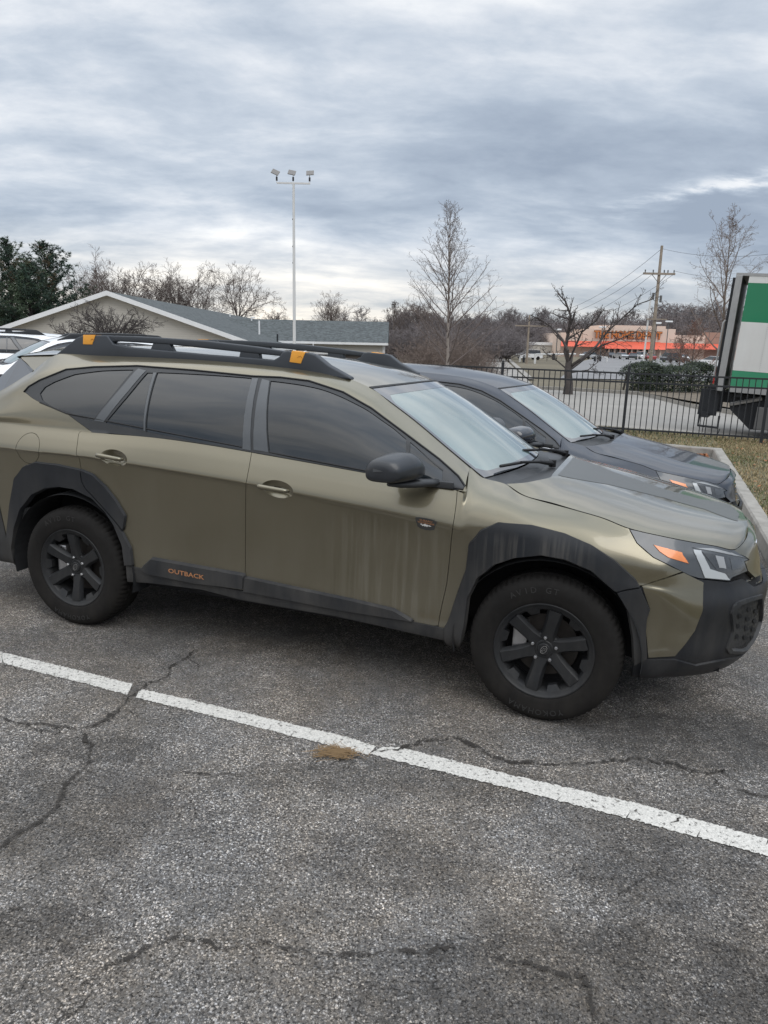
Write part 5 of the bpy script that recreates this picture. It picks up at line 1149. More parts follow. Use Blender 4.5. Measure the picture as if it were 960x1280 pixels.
# ------------------------------------------------------------------ house with the long gable roof and its garage wing
def house():
    zb_ = -1.3; h_ = empty('house', (-16, 45, zb_), BGR, 'low house with pale horizontal siding, white gable trim and grey shingle roof', 'house')
    def loc(px, py, D): p = at(px, py, D); return Vector((p[0] + 16, p[1] - 45, p[2] - zb_ - TILT * (p[0] + 16)))
    eL, pk, eR = loc(4, 414.5, 45), loc(152, 367, 45), loc(343, 436, 45); Ln = 48
    m = MB(); m.add([(eL.x + .5, 0, 0), (eR.x - .5, 0, 0), (eR.x - .5, 0, eR.z + .10), (pk.x, 0, pk.z - .16), (eL.x + .5, 0, eL.z + .10)], [(0, 1, 2, 3, 4)])
    m.add([(eR.x - .5, 0, 0), (eR.x - .5, Ln, 0), (eR.x - .5, Ln, eR.z + .1), (eR.x - .5, 0, eR.z + .1)], [(0, 1, 2, 3)]); m.add([(eL.x + .5, 0, 0), (eL.x + .5, Ln, 0), (eL.x + .5, Ln, eL.z + .1), (eL.x + .5, 0, eL.z + .1)], [(0, 1, 2, 3)]); m.build('wall', MATS['siding_lines'], h_)
    th = .12; ov = .45
    def slab(a, b, name):
        m = MB(); V = [(a.x, -ov, a.z), (b.x, -ov, b.z), (b.x, Ln, b.z), (a.x, Ln, a.z)]; V += [(x, y, z - th) for x, y, z in V]
        m.add(V, [(0, 1, 2, 3), (7, 6, 5, 4), (0, 4, 5, 1), (1, 5, 6, 2), (2, 6, 7, 3), (3, 7, 4, 0)]); return m.build(name, MATS['shingles'], h_)
    rR = slab(pk, eR, 'roof'); rL = slab(pk, eL, 'roof')
    for a, b in ((pk, eR), (pk, eL)):
        m = MB(); w = .24; V = [(a.x, -ov - .04, a.z + .03), (b.x, -ov - .04, b.z + .03), (b.x, -ov - .04, b.z - w), (a.x, -ov - .04, a.z - w)]; V += [(x, y + .036, z) for x, y, z in V]
        m.add(V, [(3, 2, 1, 0), (4, 5, 6, 7), (0, 1, 5, 4), (2, 3, 7, 6)]); m.build('rake_board', MATS['white_trim'], h_)
        m = MB(); m.add([(a.x, -ov, a.z - .13), (b.x, -ov, b.z - .13), (b.x, -.01, b.z - .13), (a.x, -.01, a.z - .13)], [(0, 1, 2, 3)]); m.build('soffit', MATS['white_trim'], h_)
    m = MB(); m.box((eR.x + .05, Ln / 2 - ov, eR.z - .06), (.12, Ln, .13)); m.build('gutter', MATS['white_trim'], h_)
    for px, py, D, s in ((316, 400, 62, .5), (325.5, 406, 55, .75), (348, 419, 55, .2), (289, 394, 70, .4)):
        p = loc(px, py, D); m = MB(); m.tube([(p.x, p.y, p.z - .7), (p.x, p.y, p.z + s * .4)], .06, 8)
        if s == .5: m.tube([(p.x, p.y, p.z + .2), (p.x + .3, p.y, p.z + .2)], .05, 8)
        m.build('vent_pipe', MATS['white_trim'] if s > .25 else MATS['chassis'], h_)
    # wing
    D = 58.0; a, b = loc(355, 427, D), loc(486.5, 429.5, D); rg_, rz = D - 45 + 6.5, loc(400, 401.5, D + 6.5).z
    y0 = D - 45; xl = a.x - 6; zl = b.z
    m = MB(); V = [(xl, y0 - .4, zl), (b.x, y0 - .4, zl), (b.x, rg_, rz), (xl, rg_, rz), (b.x, rg_ + 6.9, zl), (xl, rg_ + 6.9, zl)]; V += [(x, y, z - .12) for x, y, z in V]
    m.add(V, [(0, 1, 2, 3), (3, 2, 4, 5), (0, 6, 7, 1), (1, 7, 8, 2), (2, 8, 10, 4), (6, 9, 8, 7)]); m.build('garage_roof', MATS['shingles'], h_)
    xr = b.x - .35
    m = MB(); 
    xs0, xs1 = loc(358, 440, D).x, loc(462, 440, D).x; ztop = loc(455, 442.5, D).z
    m.add([(xl, y0, ztop), (xr, y0, ztop), (xr, y0, zl), (xl, y0, zl)], [(0, 1, 2, 3)]); m.add([(xs1, y0, 0), (xr, y0, 0), (xr, y0, ztop), (xs1, y0, ztop)], [(0, 1, 2, 3)]); m.add([(xl, y0, 0), (xs0, y0, 0), (xs0, y0, ztop), (xl, y0, ztop)], [(0, 1, 2, 3)])
    m.add([(xr, y0, 0), (xr, rg_ + 6.5, 0), (xr, rg_ + 6.5, zl), (xr, rg_, rz - .15), (xr, y0, zl)], [(0, 1, 2, 3, 4)]); m.build('garage_wall', MATS['siding_lines'], h_)
    m = MB(); m.box(((xs0 + xs1) / 2, y0 + .15, ztop / 2), (xs1 - xs0, .05, ztop)); 
    m.build('garage_door', MATS['garage_brown'], h_)
    for nm, c, d in (('fascia', ((xl + b.x) / 2, y0 - .43, zl - .06), (b.x - xl, .08, .17)), ('door_trim', ((xs0 + xs1) / 2, y0 - .03, ztop), (xs1 - xs0 + .3, .05, .16)), ('door_trim', (xs1 + .06, y0 - .03, ztop / 2), (.16, .05, ztop)), ('corner_board', (xr + .012, y0 - .012, zl / 2 - .05), (.2, .05, zl))):
        m = MB(); m.box(c, d); m.build(nm, MATS['white_trim'], h_)
    p = loc(394, 428, 57); m = MB(); m.tube([(p.x, y0 - .5, zl - .1), (p.x, y0 - .5, zl - .55), (p.x - .6, y0 - 1.4, zl - .75), (p.x - .6, y0 - 1.4, 0)], .05, 6); m.build('downspout', MATS['white_trim'], h_)
house()
# ------------------------------------------------------------------ poles
def light_pole():
    D = 35; tp = at(367, 229, D); x, y = tp[0], tp[1]; zb_ = -.5; Hh = tp[2] - zb_
    r_ = empty('light_pole', (float(x + TILT * Hh), float(y), zb_), BGR, 'tall slim white pole with three small tilted panel lamps on top', 'light pole')
    m = MB(); m.tube([(0, 0, 0), (0, 0, Hh * .5), (0, 0, Hh)], [.085, .07, .055], 12); m.build('pole', MATS['pole_paint'], r_, True, angle=40)
    m = MB(); m.box((0, 0, Hh), (1.58, .07, .07)); m.build('crossbar', MATS['pole_paint'], r_)
    for dx, tl, tw in ((-.80, -38, 22), (-.02, -20, 10), (.76, -12, -4)):
        hd = empty('lamp', (dx, 0, Hh)); hd.parent = r_
        m = MB(); m.tube([(0, 0, 0), (0, 0, .36)], .018, 6); m.build('stem', MATS['pole_paint'], hd)
        m = MB(); m.tube([(0, 0, .10), (0, 0, .27)], .045, 8); m.build('sensor', MATS['sensor_black'], hd)
        R3 = Matrix.Rotation(rad(-tl * .6 if False else tw), 3, 'Y') @ Matrix.Rotation(rad(48), 3, 'X')
        m = MB(); m.box((-.06 if tw > 5 else .02, 0, .47), (.36, .30, .04), R3, bev=.008); m.box((-.06 if tw > 5 else .02, -.03, .44), (.30, .12, .03), R3); m.build('panel', MATS['lamp_head'], hd)
    for k in (.62, .70, .33, .83): m = MB(); m.box((-.055, -.03, Hh * k), (.03, .05, .05)); m.build('bracket', MATS['sensor_black'], r_)
light_pole()
def util_pole(px_t, py_t, px_b, D, lab, r0=.16, arm=None):
    t = at(px_t, py_t, D); z0 = gz(t[0], D) - .1; Hh = float(t[2] - z0)
    o = empty('utility_pole', (float(t[0]) + TILT * Hh, float(t[1]), float(z0)), BGR, lab, 'utility pole')
    m = MB(); m.tube([(0, 0, 0), (0, 0, Hh)], [r0, r0 * .62], 10); m.build('pole', MATS['wood_pole'], o, True, angle=40); return o, Hh
up, UH = util_pole(827.5, 307, 813, 60, 'tall grey wooden utility pole with crossarm behind the hedge', .17)
ca_z = UH - 2.2
m = MB(); m.box((-.05, -.14, ca_z), (2.6, .12, .16)); m.build('crossarm', MATS['wood_pole'], up)
m = MB(); m.tube([(-.7, -.16, ca_z), (0, -.12, ca_z - .75), (.6, -.16, ca_z)], .03, 5); m.build('brace', MATS['steel_box'], up)
for x in (-1.2, -.55, .65, 1.15, .35):
    m = MB(); m.revolve([(.0001, .26), (.05, .25), (.06, .16), (.04, .12), (.05, .06), (.02, 0)], 'z', 8, (x, -.14, ca_z + .06)); m.build('insulator', MATS['lamp_grey'], up, True)
for z, dx in ((UH - 3.7, -.35), (UH - 3.9, .3)):
    m = MB(); m.tube([(dx, -.1, z), (dx, -.1, z - .55)], .10, 8); m.tube([(0, 0, z - .1), (dx, -.1, z - .1)], .03, 5); m.build('transformer', MATS['steel_box'], up)
m = MB(); m.tube([(-.62, -.05, 0), (-.55, -.05, UH - 5.2), (-.5, -.02, UH - 4.0)], .075, 8); m.build('riser_pipe', MATS['pole_paint'], up)
m = MB(); m.box((.1, -.2, UH - 5.8), (1.7, .08, .10)); m.build('arm', MATS['wood_pole'], up)
up2, UH2 = util_pole(662, 394, 660.5, 96, 'smaller distant utility pole with crossarm left of the dead tree', .17)
m = MB(); m.box((.3, -.12, UH2 - 1.35), (4.2, .12, .15)); m.build('crossarm', MATS['wood_pole'], up2)
up3, UH3 = util_pole(607.5, 418, 607.5, 150, 'slim distant utility pole far behind the tall bare tree', .14)
m = MB(); m.box((0, -.12, UH3 - .8), (2.4, .12, .15)); m.build('crossarm', MATS['wood_pole'], up3)
def wire(a, b, sag, lab, r=.014):
    a, b = Vector(a), Vector(b); mid = (a + b) / 2; P = [a.lerp(b, t) - Vector((0, 0, sag * 4 * t * (1 - t))) for t in np.linspace(0, 1, 15)]
    m = MB(); m.tube(P, r, 4); o = m.build('power_line', MATS['wire']); tag(o, lab, 'wire', 'power lines strung between the utility poles'); return o
for (ax, ay), (bx, by), sg_, lab in (((827, 311), (648, 391), 2.0, 'topmost power line running left from the tall pole tip'), ((806, 341), (645, 396), 1.6, 'power line from the left end of the tall pole crossarm'), ((818, 341), (668, 397), 1.8, 'power line from near the middle of the tall pole crossarm'), ((842, 343), (672, 399), 1.8, 'power line from the right end of the tall pole crossarm')):
    wire(at(ax, ay, 60), at(bx, by, 96), sg_, lab)
wire(at(828, 311, 60), at(1010, 309.5, 52), .6, 'single power line running right from the tall pole tip')
wire(at(844, 339, 60), at(1010, 340.5, 52), .5, 'power line running right from the tall pole crossarm')
wire(at(820, 381, 60), at(1000, 398, 70), .6, 'low cable running right from the tall pole', .02)
wire(at(822, 387, 60), at(1000, 406, 70), .6, 'lowest cable running right from the tall pole', .02)
def gantry(px, py, D, arm, lab, hgt):
    p = at(px, py, D); z0 = gz(p[0], D); o = empty('traffic_mast', (float(p[0]), float(p[1]), float(z0)), BGR, lab, 'traffic mast'); Hh = p[2] - z0
    m = MB(); m.tube([(0, 0, 0), (0, 0, Hh)], .14, 8); m.build('pole', MATS['pole_paint'], o); m = MB(); m.tube([(0, 0, Hh - .1), (arm, 0, Hh + .05)], .10, 8); m.build('arm', MATS['pole_paint'], o)
    for k in (.45, .8):
        m = MB(); m.box((arm * k, -.12, Hh - .35), (.3, .2, .8)); m.build('signal_head', MATS['chassis'], o)
gantry(669.5, 442, 95, 5.2, 'pale traffic signal mast with a long arm left of the dead tree', 0)
gantry(650, 446.5, 105, 1.2, 'short pale traffic mast beside the hill road', 0)
gantry(759, 446, 120, -2.5, 'pale post with a short arm right of the dead tree', 0)
for px, py, D, lab in ((698, 412, 170, 'store lot lamp left of the store front'), (822, 404, 150, 'store lot lamp just right of the tall pole'), (837, 402, 170, 'store lot lamp over the right roof edge'), (754, 409, 170, 'store lot lamp above the store lettering')):
    p = at(px, py, D); z0 = gz(p[0], D); o = empty('parking_lamp', (float(p[0]), float(p[1]), float(z0)), BGR, lab, 'street lamp', 'lamps of the store lot'); Hh = p[2] - z0
    m = MB(); m.tube([(0, 0, 0), (0, 0, Hh)], .10, 6); m.build('pole', MATS['steel_box'], o); m = MB(); m.box((0, -.2, Hh), (1.5, .9, .35), bev=.08); m.build('lamp_head', MATS['white_trim'], o)
# ------------------------------------------------------------------ the store
def store():
    D = 200; p = at(770, 447.5, D); o = empty('store_building', (float(p[0]), D, float(p[2])), BGR, 'wide beige home improvement store with orange letters and a red awning', 'store')
    O_ = Vector((p[0], D, p[2])); wy = float(p[1])
    o.location = (float(p[0]), wy, float(p[2]))
    def L(px, py): q_ = at(px, py, D); x = q_[0] - p[0]; return x, q_[2] - p[2] - TILT * x
    def slab(x0, x1, z0, z1, y, dep, name, mt, par=o):
        m = MB(); m.box(((x0 + x1) / 2, y + dep / 2, (z0 + z1) / 2), (x1 - x0, dep, z1 - z0)); return m.build(name, MATS[mt], par)
    X = lambda px, py=430: L(px, py)[0]; Z = lambda px, py: L(px, py)[1]
    w = slab(X(700), X(1010), 0, Z(715, 416), 0, 45, 'wall', 'stucco'); slab(X(727), X(750), 0, Z(738, 411.5), -.3, 12, 'parapet', 'stucco'); slab(X(750), X(828), 0, Z(790, 407.3), -.6, 14, 'parapet', 'stucco'); slab(X(828.2), X(841), 0, Z(834, 411.5), -.3, 12, 'parapet', 'stucco')
    slab(X(880), X(1010), 0, Z(900, 416), -.4, 3, 'garden_wall', 'stucco_dark')
    for a, b, zt, zb2, out in ((700, 905, 428.0, 435.0, 2.2), (752, 823, 427, 436.3, 4.0)):
        x0, x1 = X(a), X(b); z1, z0 = Z((a + b) / 2, zt), Z((a + b) / 2, zb2); m = MB()
        V = [(x0, -.7, z1), (x1, -.7, z1), (x1 + .4, -.7 - out, z0), (x0 - .4, -.7 - out, z0), (x0, -.7, z0), (x1, -.7, z0)]; m.add(V, [(0, 1, 2, 3), (3, 2, 5, 4), (0, 3, 4), (1, 5, 2)]); m.build('awning', MATS['awning_red'], o)
    m = MB(); 
    for k in range(9):
        a = 757 + k * 7; m.box((X(a + 2.7), -.7, Z(790, 441.5)), (X(a + 5.4) - X(a), .1, Z(790, 436.5) - Z(790, 446.5)))
    g = m.build('storefront_window', MATS['store_glass'], o)
    m = MB()
    for k in range(10): x = X(756.5 + k * 7); m.tube([(x, -3.5, 0), (x, -3.5, Z(790, 436.5))], .25, 8)
    m.build('column', MATS['stucco'], o)
    V, F = text_mesh('THE HOME DEPOT', 2.6, .12, .07); xs_ = [v.x for v in V]; w0 = max(xs_) - min(xs_); x0, x1 = X(740.5, 419), X(824, 419); zc_ = Z(782, 423)
    for off, mt, gr2, nm in ((0, 'sign_orange', 0, 'sign_lettering'), (.1, 'sign_edge', .16, 'sign_edge')):
        V2, F2 = (V, F) if gr2 == 0 else text_mesh('THE HOME DEPOT', 2.6, .05, .18)
        m = MB(); m.add([((x0 + x1) / 2 + v.x * (x1 - x0) / w0, -1.05 + off - v.z, zc_ + v.y) for v in V2], F2); m.build(nm, MATS[mt], o, fix=False)
store()
p_ = at(682, 441, 210); wb = empty('warehouse', (float(p_[0]), float(p_[1]), float(p_[2]) - 1.2), BGR, 'low white roofed warehouse left of the big store', 'building')
m = MB(); m.box((0, 4, 1.7), (9.5, 8, 3.4)); m.build('wall', MATS['siding'], wb); m = MB(); m.box((0, 4, 3.7), (10, 8.6, .8)); m.build('roof', MATS['store_white'], wb)
# ------------------------------------------------------------------ box truck
def truck():
    D = 17.5; c = at(893, 488, D); lean = rad(1.8)
    T = empty('box_truck', (float(c[0]), float(c[1]), 0), (0, lean, rad(-27.5)), 'white box truck with wide green bands, seen past the fence', 'truck')
    zb_ = c[2]; th = .09; W_ = 2.4; Hh = 2.62; Ln = 7.2
    # measured band heights along the side (local z above the box floor)
    b = [(0, .14, 'alloy'), (.14, .50, 'truck_green_light'), (.50, 1.60, 'truck_white'), (1.60, 2.46, 'truck_green'), (2.46, 2.62, 'truck_white')]
    bx = empty('cargo_box', (0, 0, zb_)); bx.parent = T
    for i, (z0, z1, mt) in enumerate(b):
        m = MB(); m.box((Ln / 2 + .14, W_ / 2, (z0 + z1) / 2), (Ln - .28, W_ - .004 * (i % 2), z1 - z0)); m.build('side_band', MATS[mt], bx)
    m = MB(); m.box((.07, W_ / 2, Hh / 2), (.14, W_ + .03, Hh), bev=.01); m.build('corner_post', MATS['alloy'], bx)
    m = MB(); m.box((-.03, W_ / 2, Hh / 2), (.06, W_ - .1, Hh - .1)); m.build('rear_door', MATS['chassis'], bx)
    m = MB(); m.box((Ln / 2, W_ / 2, Hh + .02), (Ln, W_ + .02, .06)); m.build('roof_edge', MATS['alloy'], bx)
    m = MB(); m.tube([(-.10, .05, .3), (-.10, .05, 1.55), (-.06, .05, 1.62)], .022, 6); m.build('grab_handle', MATS['alloy'], bx)
    m = MB(); m.box((-.09, .1, .35), (.03, .06, .4)); m.build('tail_lamp', MATS['red_lens'], bx)
    m = MB()
    for k in range(8):
        for j in range(26): m.box((.22 + k * .62, -.004, .54 + j * .040), (.010, .012, .010))
    m.build('rivets', MATS['alloy'], bx)
    # chassis and rear step
    m = MB(); m.box((3.6, .8, zb_ - .16), (7.0, .12, .26)); m.box((3.6, 1.6, zb_ - .16), (7.0, .12, .26))
    for k in range(7): m.box((.5 + k, 1.2, zb_ - .06), (.1, 2.2, .1))
    m.build('chassis', MATS['chassis'], T)
    rs = MB(); rs.box((-.13, .30, zb_ - .30), (.42, .10, .62)); rs.box((-.13, 2.0, zb_ - .30), (.42, .10, .62)); rs.box((-.16, 1.2, zb_ - .60), (.16, 2.2, .12)); rs.tube([(-.28, .22, zb_ - .60), (-.28, .22, zb_ - .88), (.16, .22, zb_ - .88), (.16, .22, zb_ - .60)], .03, 6); rs.tube([(-.16, .24, zb_ - .62), (-.16, .24, zb_ - 1.12), (.18, .24, zb_ - 1.12), (.22, .24, zb_ - .9)], .012, 6); rs.build('rear_step', MATS['chassis'], T)
    m = MB(); m.prism([(.28, zb_ - .05), (1.0, zb_ - .05), (1.25, zb_ - .15), (1.3, zb_ - .82), (.85, zb_ - .85), (.35, zb_ - .42)], 'y', .35, 1.9); m.build('lift_frame', MATS['chassis'], T)
    m = MB(); m.box((1.25, .22, zb_ - .55), (.62, .3, .52), bev=.02); m.build('lift_box', MATS['steel_box'], T)
    m = MB(); m.tube([(.35, .3, zb_ - .30), (1.0, .3, zb_ - .10)], .05, 6); m.build('lift_arm', MATS['alloy'], T)
    for x in (2.85, 6.4):
        for y, s in ((.18, 1), (2.2, -1)):
            m = MB(); m.revolve([(.16, -.12), (.28, -.14), (.30, -.16), (.44, -.15), (.50, -.10), (.51, 0), (.50, .12), (.28, .14)], 'y', 40, (x, y, .52)); w = m.build('wheel', MATS['tyre_rubber'], T, True, angle=35)
            m = MB(); m.revolve([(.0001, -.06), (.10, -.07), (.14, -.03), (.24, .0), (.29, -.13)], 'y', 30, (x, y, .52)); m.build('rim', MATS['steel_box'], w, True, angle=35)
    m = MB(); m.prism([(2.05, zb_ - .75), (2.28, zb_ - .2), (2.9, zb_ - .0), (3.5, zb_ - .2), (3.5, zb_ - .26), (2.9, zb_ - .06), (2.32, zb_ - .25), (2.1, zb_ - .78)], 'y', .0, .5); m.build('mudguard', MATS['chassis'], T)
    # cab, beyond the frame
    cb = MB(); cb.prism([(7.4, .55), (9.3, .55), (9.4, 1.3), (9.2, 1.6), (8.7, 2.45), (7.4, 2.5)], 'y', .15, 2.25); cab = cb.build('cab', MATS['truck_white'], T)
    m = MB(); m.prism([(7.7, 1.5), (9.0, 1.5), (8.6, 2.3), (7.7, 2.35)], 'y', .13, .16); m.build('cab_window', MATS['side_glass'], cab)
truck()
# ------------------------------------------------------------------ small parked cars far off
def far_car(px, py, D, col, yaw, lab, grp='cars parked in the store lot', suv=False, z=None):
    p = at(px, py, D); z0 = gz(p[0], p[1]) + .0 if z is None else z
    o = empty('parked_car', (float(p[0]), float(p[1]), float(z0)), (0, -TILT, rad(yaw)), lab, 'car', grp)
    h_ = 1.2 if suv else 1.0
    m = MB(); m.prism([(-2.25, .35), (2.2, .32), (2.3, .62), (2.1, .82), (1.1, .95 * h_ / 1.0 if not suv else 1.0), (-2.1, 1.0), (-2.3, .8)], 'y', -.88, .88); b = m.build('body', MATS[col], o)
    g = MB(); top = 1.42 if not suv else 1.68; V = [(1.15, .82, .95), (-1.95 if suv else -1.7, .82, .98), (-1.75 if suv else -1.1, .62, top), (.35, .62, top)]; V2 = [(x, -y, zz) for x, y, zz in V]; g.add(V + V2, [(0, 1, 2, 3), (7, 6, 5, 4), (0, 3, 7, 4), (2, 1, 5, 6)]); g.build('window', MATS['side_glass'], o)
    r_ = MB(); r_.box((-.45 if not suv else -.7, 0, top + .01), (1.5 if not suv else 2.1, 1.26, .05), bev=.02); r_.build('roof', MATS[col], o)
    for x in (-1.4, 1.4):
        for y in (-.8, .8):
            w = MB(); w.revolve([(.0001, -.1), (.2, -.1), (.32, -.1), (.33, 0), (.32, .1), (.0001, .1)], 'y', 16, (x, y, .33)); w.build('wheel', MATS['tyre_rubber'], o)
    return o
for a in ((660, 455, 130, 'car_white', 200, 'white van parked left of the dead tree trunk', 'cars parked in the store lot', True), (775, 449, 165, 'car_silver', 100, 'silver car below the left end of the store awning'), (790, 450, 160, 'car_dark', 75, 'dark car below the store entrance'), (800, 449, 175, 'car_white', 95, 'white car right of the store entrance', 'cars parked in the store lot', True), (762, 448, 180, 'car_dark', 90, 'dark car at the left end of the store front'), (842, 452, 130, 'car_dark', 20, 'dark car just right of the tall pole', 'cars parked in the store lot', True), (853, 451, 150, 'car_white', 80, 'white car right of the tall pole'), (888, 458, 95, 'car_white', 160, 'white car half behind the truck edge'), (812, 451, 150, 'car_red', 80, 'dark red car left of the tall pole'), (833, 450, 165, 'car_silver', 90, 'small silver car between the tall pole and the shrubs'), (738, 450, 150, 'car_silver', 30, 'silver car behind the dead tree limbs')): far_car(*a)
# ------------------------------------------------------------------ trees
def tline(rg, p, d, L, r0, r1, n, upw, wd):
    P = [p.copy()]; R_ = [r0]; d = d.normalized()
    for i in range(n):
        d = (d + Vector((rg.gauss(0, wd), rg.gauss(0, wd), rg.gauss(0, wd))) * .5 + Vector((0, 0, upw)) * .35).normalized(); P.append(P[-1] + d * (L / n)); R_.append(r0 + (r1 - r0) * (i + 1) / n)
    return P, R_
def trec(rg, crown, p, d, L, r0, lv, levels, kids, up, wander, twig_r, kl):
    n = 5 if lv >= 2 else 4 if lv == 1 else 2
    P, R_ = tline(rg, p, d, L, r0, max(r0 * .3, twig_r * .6), n, up, wander); crown.append((P, R_, lv)); tkids(rg, crown, P, R_, L, lv, levels, kids, up, wander, twig_r, kl)
def tkids(rg, crown, P, R_, L, lv, levels, kids, up, wander, twig_r, kl, t0=.2, k=None):
    if lv <= 0: return
    n = len(P) - 1; k = k or kids[levels - lv]
    for i in range(k):
        t = min(t0 + (1 - t0) * (i + rg.random() * .8) / k, .99); q_ = t * n; j = int(q_); a = P[j].lerp(P[min(j + 1, n)], q_ - j); r = R_[j]
        ax = (P[min(j + 1, n)] - P[j]).normalized(); o_ = ax.orthogonal(); o_.rotate(Matrix.Rotation(rg.uniform(0, 6.283), 3, ax)); an = rad(rg.uniform(26, 58)); nd = (ax * math.cos(an) + o_ * math.sin(an)).normalized()
        trec(rg, crown, a, nd, L * rg.uniform(*kl) * (1.2 - .6 * t), max(r * .55, twig_r), lv - 1, levels, kids, up, wander, twig_r, kl)
def grow_tree(seed, H, trunk_r, start=.25, n_limb=16, ang=(65, 30), limb_len=.45, levels=3, kids=(7, 6, 4), up=.25, wander=.22, twig_r=.006, leader=True, lenfn=None, minr=.0, crook=1.0, kl=(.34, .58), limb_up=None):
    """returns (trunk segments, crown segments); each is a list of polylines with radii"""
    rg = random.Random(seed); trunk = []; crown = []
    def line(p, d, L, r0, r1, n, upw, wd):
        P, R_ = tline(rg, p, d, L, r0, r1, n, upw, wd); return P, R_, d
    rec = lambda p, d, L, r0, lv: trec(rg, crown, p, d, L, r0, lv, levels, kids, up, wander * crook, twig_r, kl)
    P, R_, d = line(Vector((0, 0, 0)), Vector((0, 0, 1)), H * (1 if leader else start * 1.25), trunk_r, twig_r * 1.5 if leader else trunk_r * .75, 12 if leader else 5, .4, .05 * crook)
    trunk.append((P, R_, 9)); nP = len(P) - 1
    for i in range(n_limb):
        t = (start + (1 - start) * (i + rg.random() * .6) / n_limb) if leader else rg.uniform(.75, 1); t = min(t, .985); q_ = t * nP; j = int(q_); a = P[j].lerp(P[min(j + 1, nP)], q_ - j)
        az = i * 2.4 + rg.uniform(-.4, .4); an = rad(ang[0] + (ang[1] - ang[0]) * ((t - start) / (1 - start) if leader else rg.random())) ; nd = Vector((math.sin(an) * math.cos(az), math.sin(an) * math.sin(az), math.cos(an)))
        u = (t - start) / (1 - start) if leader else .3; L = H * limb_len * (lenfn(u) if lenfn else (1 - u) ** .8 + .12) * rg.uniform(.75, 1.1)
        rec(a, nd, L, R_[j] * (.5 if leader else .55), levels)
    return trunk, crown
def lines_mesh(lines, sides=None):
    V = []; F = []
    for P, R_, lv in lines:
        n = 8 if lv >= 9 else 5 if lv >= 2 else 3; k0 = len(V); ref = None
        for i, p in enumerate(P):
            d = (P[min(i + 1, len(P) - 1)] - P[max(i - 1, 0)])
            if d.length < 1e-9: d = Vector((0, 0, 1))
            d.normalize()
            if ref is None: ref = d.orthogonal()
            u = (ref - d * ref.dot(d)).normalized(); ref = u; w = d.cross(u)
            for q_ in range(n): a = 6.28318 * q_ / n; V.append(p + (u * math.cos(a) + w * math.sin(a)) * R_[i])
        for i in range(len(P) - 1):
            for q_ in range(n): F.append((k0 + i * n + q_, k0 + i * n + (q_ + 1) % n, k0 + (i + 1) * n + (q_ + 1) % n, k0 + (i + 1) * n + q_))
    return V, F
def plant(name, loc, tr, mats_, label, cat='tree', group=None, rz=0, scale=1, tilt=True):
    o = empty(name, loc, (0, -TILT if tilt else 0, rz), label, cat, group); o.scale = (scale,) * 3
    V, F = lines_mesh(tr[0]); mesh_obj('trunk', V, F, MATS[mats_[0]], o, True); V, F = lines_mesh(tr[1]); mesh_obj('crown', V, F, MATS[mats_[1]], o, False); return o
def tbase(px, D): p = at(px, 450, D); return (float(p[0]), float(p[1]), float(gz(p[0], p[1])) - .1)
def theight(px, py, D): p = at(px, py, D); return float(p[2]) - (float(gz(p[0], p[1])) - .1)
D = 29; plant('bare_tree', tbase(562, D), grow_tree(11, theight(567, 271, D), .075, start=.16, n_limb=52, ang=(60, 16), limb_len=.47, levels=3, kids=(7, 4, 2), up=.16, wander=.10, twig_r=.0042, lenfn=lambda u: (1 - u) ** .75 * .80 + .12, kl=(.30, .50)), ('bark_pale', 'twig_grey'), 'tall slender bare tree with one straight leader and fine upswept branches')
def dead_tree():
    D = 33; rg = random.Random(5); o = empty('dead_tree', (0, 0, 0), (0, 0, 0), 'dark gnarled leafless tree with long crooked limbs in front of the store', 'tree'); b0 = tbase(712, D); ori = Vector(b0)
    o.location = b0
    def P3(pts, amp): return [Vector(at(x, y, D)) - ori + Vector((0, amp * math.sin(1.3 * i), 0)) for i, (x, y) in enumerate(pts)]
    tk = P3([(712, 500), (711, 480), (710, 465), (711, 452)], 0); tk[0] = Vector((tk[1].x, tk[1].y, 0)); tk[0].z = 0
    crown = []
    L_ = [([(711, 456), (708, 440), (711, 417), (712, 395), (705, 377), (698, 367)], .15, .3), ([(711, 410), (716, 396), (719, 386)], .06, -.3), ([(710, 454), (707, 438), (702, 425), (691.5, 409), (678, 400), (663, 394)], .12, -.4), ([(706, 375), (705, 368), (703, 364)], .03, .1), ([(680, 402), (672, 396), (674, 390)], .04, .2),
          ([(713, 456), (719, 441), (729, 415), (743, 401), (752, 386)], .10, .5), ([(713, 458), (722, 449), (743, 433), (762, 414), (784, 395), (795, 381), (810, 375)], .11, -.5), ([(713, 462), (727, 455), (754, 432), (771, 424), (790, 415), (802, 408)], .08, .6), ([(709, 462), (700, 452), (688, 444), (678, 441)], .06, .5), ([(712, 450), (716, 430), (714, 410), (722, 398)], .07, -.6), ([(712, 466), (730, 462), (745, 452), (752, 440)], .05, -.7)]
    for pts, r, amp in L_:
        P = P3(pts, amp); R_ = [.66 * r * (1 - .74 * i / (len(P) - 1)) for i in range(len(P))]; crown.append((P, R_, 4)); L = sum((P[i + 1] - P[i]).length for i in range(len(P) - 1))
        tkids(rg, crown, P, R_, L * .62, 3, 3, (0, 4, 3), .10, .30, .008, (.28, .5), .30, 12 if L > 1.2 else 5)
    V, F = lines_mesh([(tk, [.24, .19, .17, .14], 9)]); mesh_obj('trunk', V, F, MATS['bark_dark'], o, True)
    V, F = lines_mesh(crown); mesh_obj('crown', V, F, MATS['bark_dark'], o)
dead_tree()
D = 44; plant('bare_tree', tbase(902, D), grow_tree(37, theight(912, 292, D), .13, start=.18, n_limb=20, ang=(60, 16), limb_len=.50, levels=3, kids=(7, 5, 3), up=.14, wander=.18, twig_r=.007, lenfn=lambda u: (1 - u) ** .6 * .85 + .16), ('bark_grey', 'twig_brown'), 'spreading bare tree rising behind the box truck')
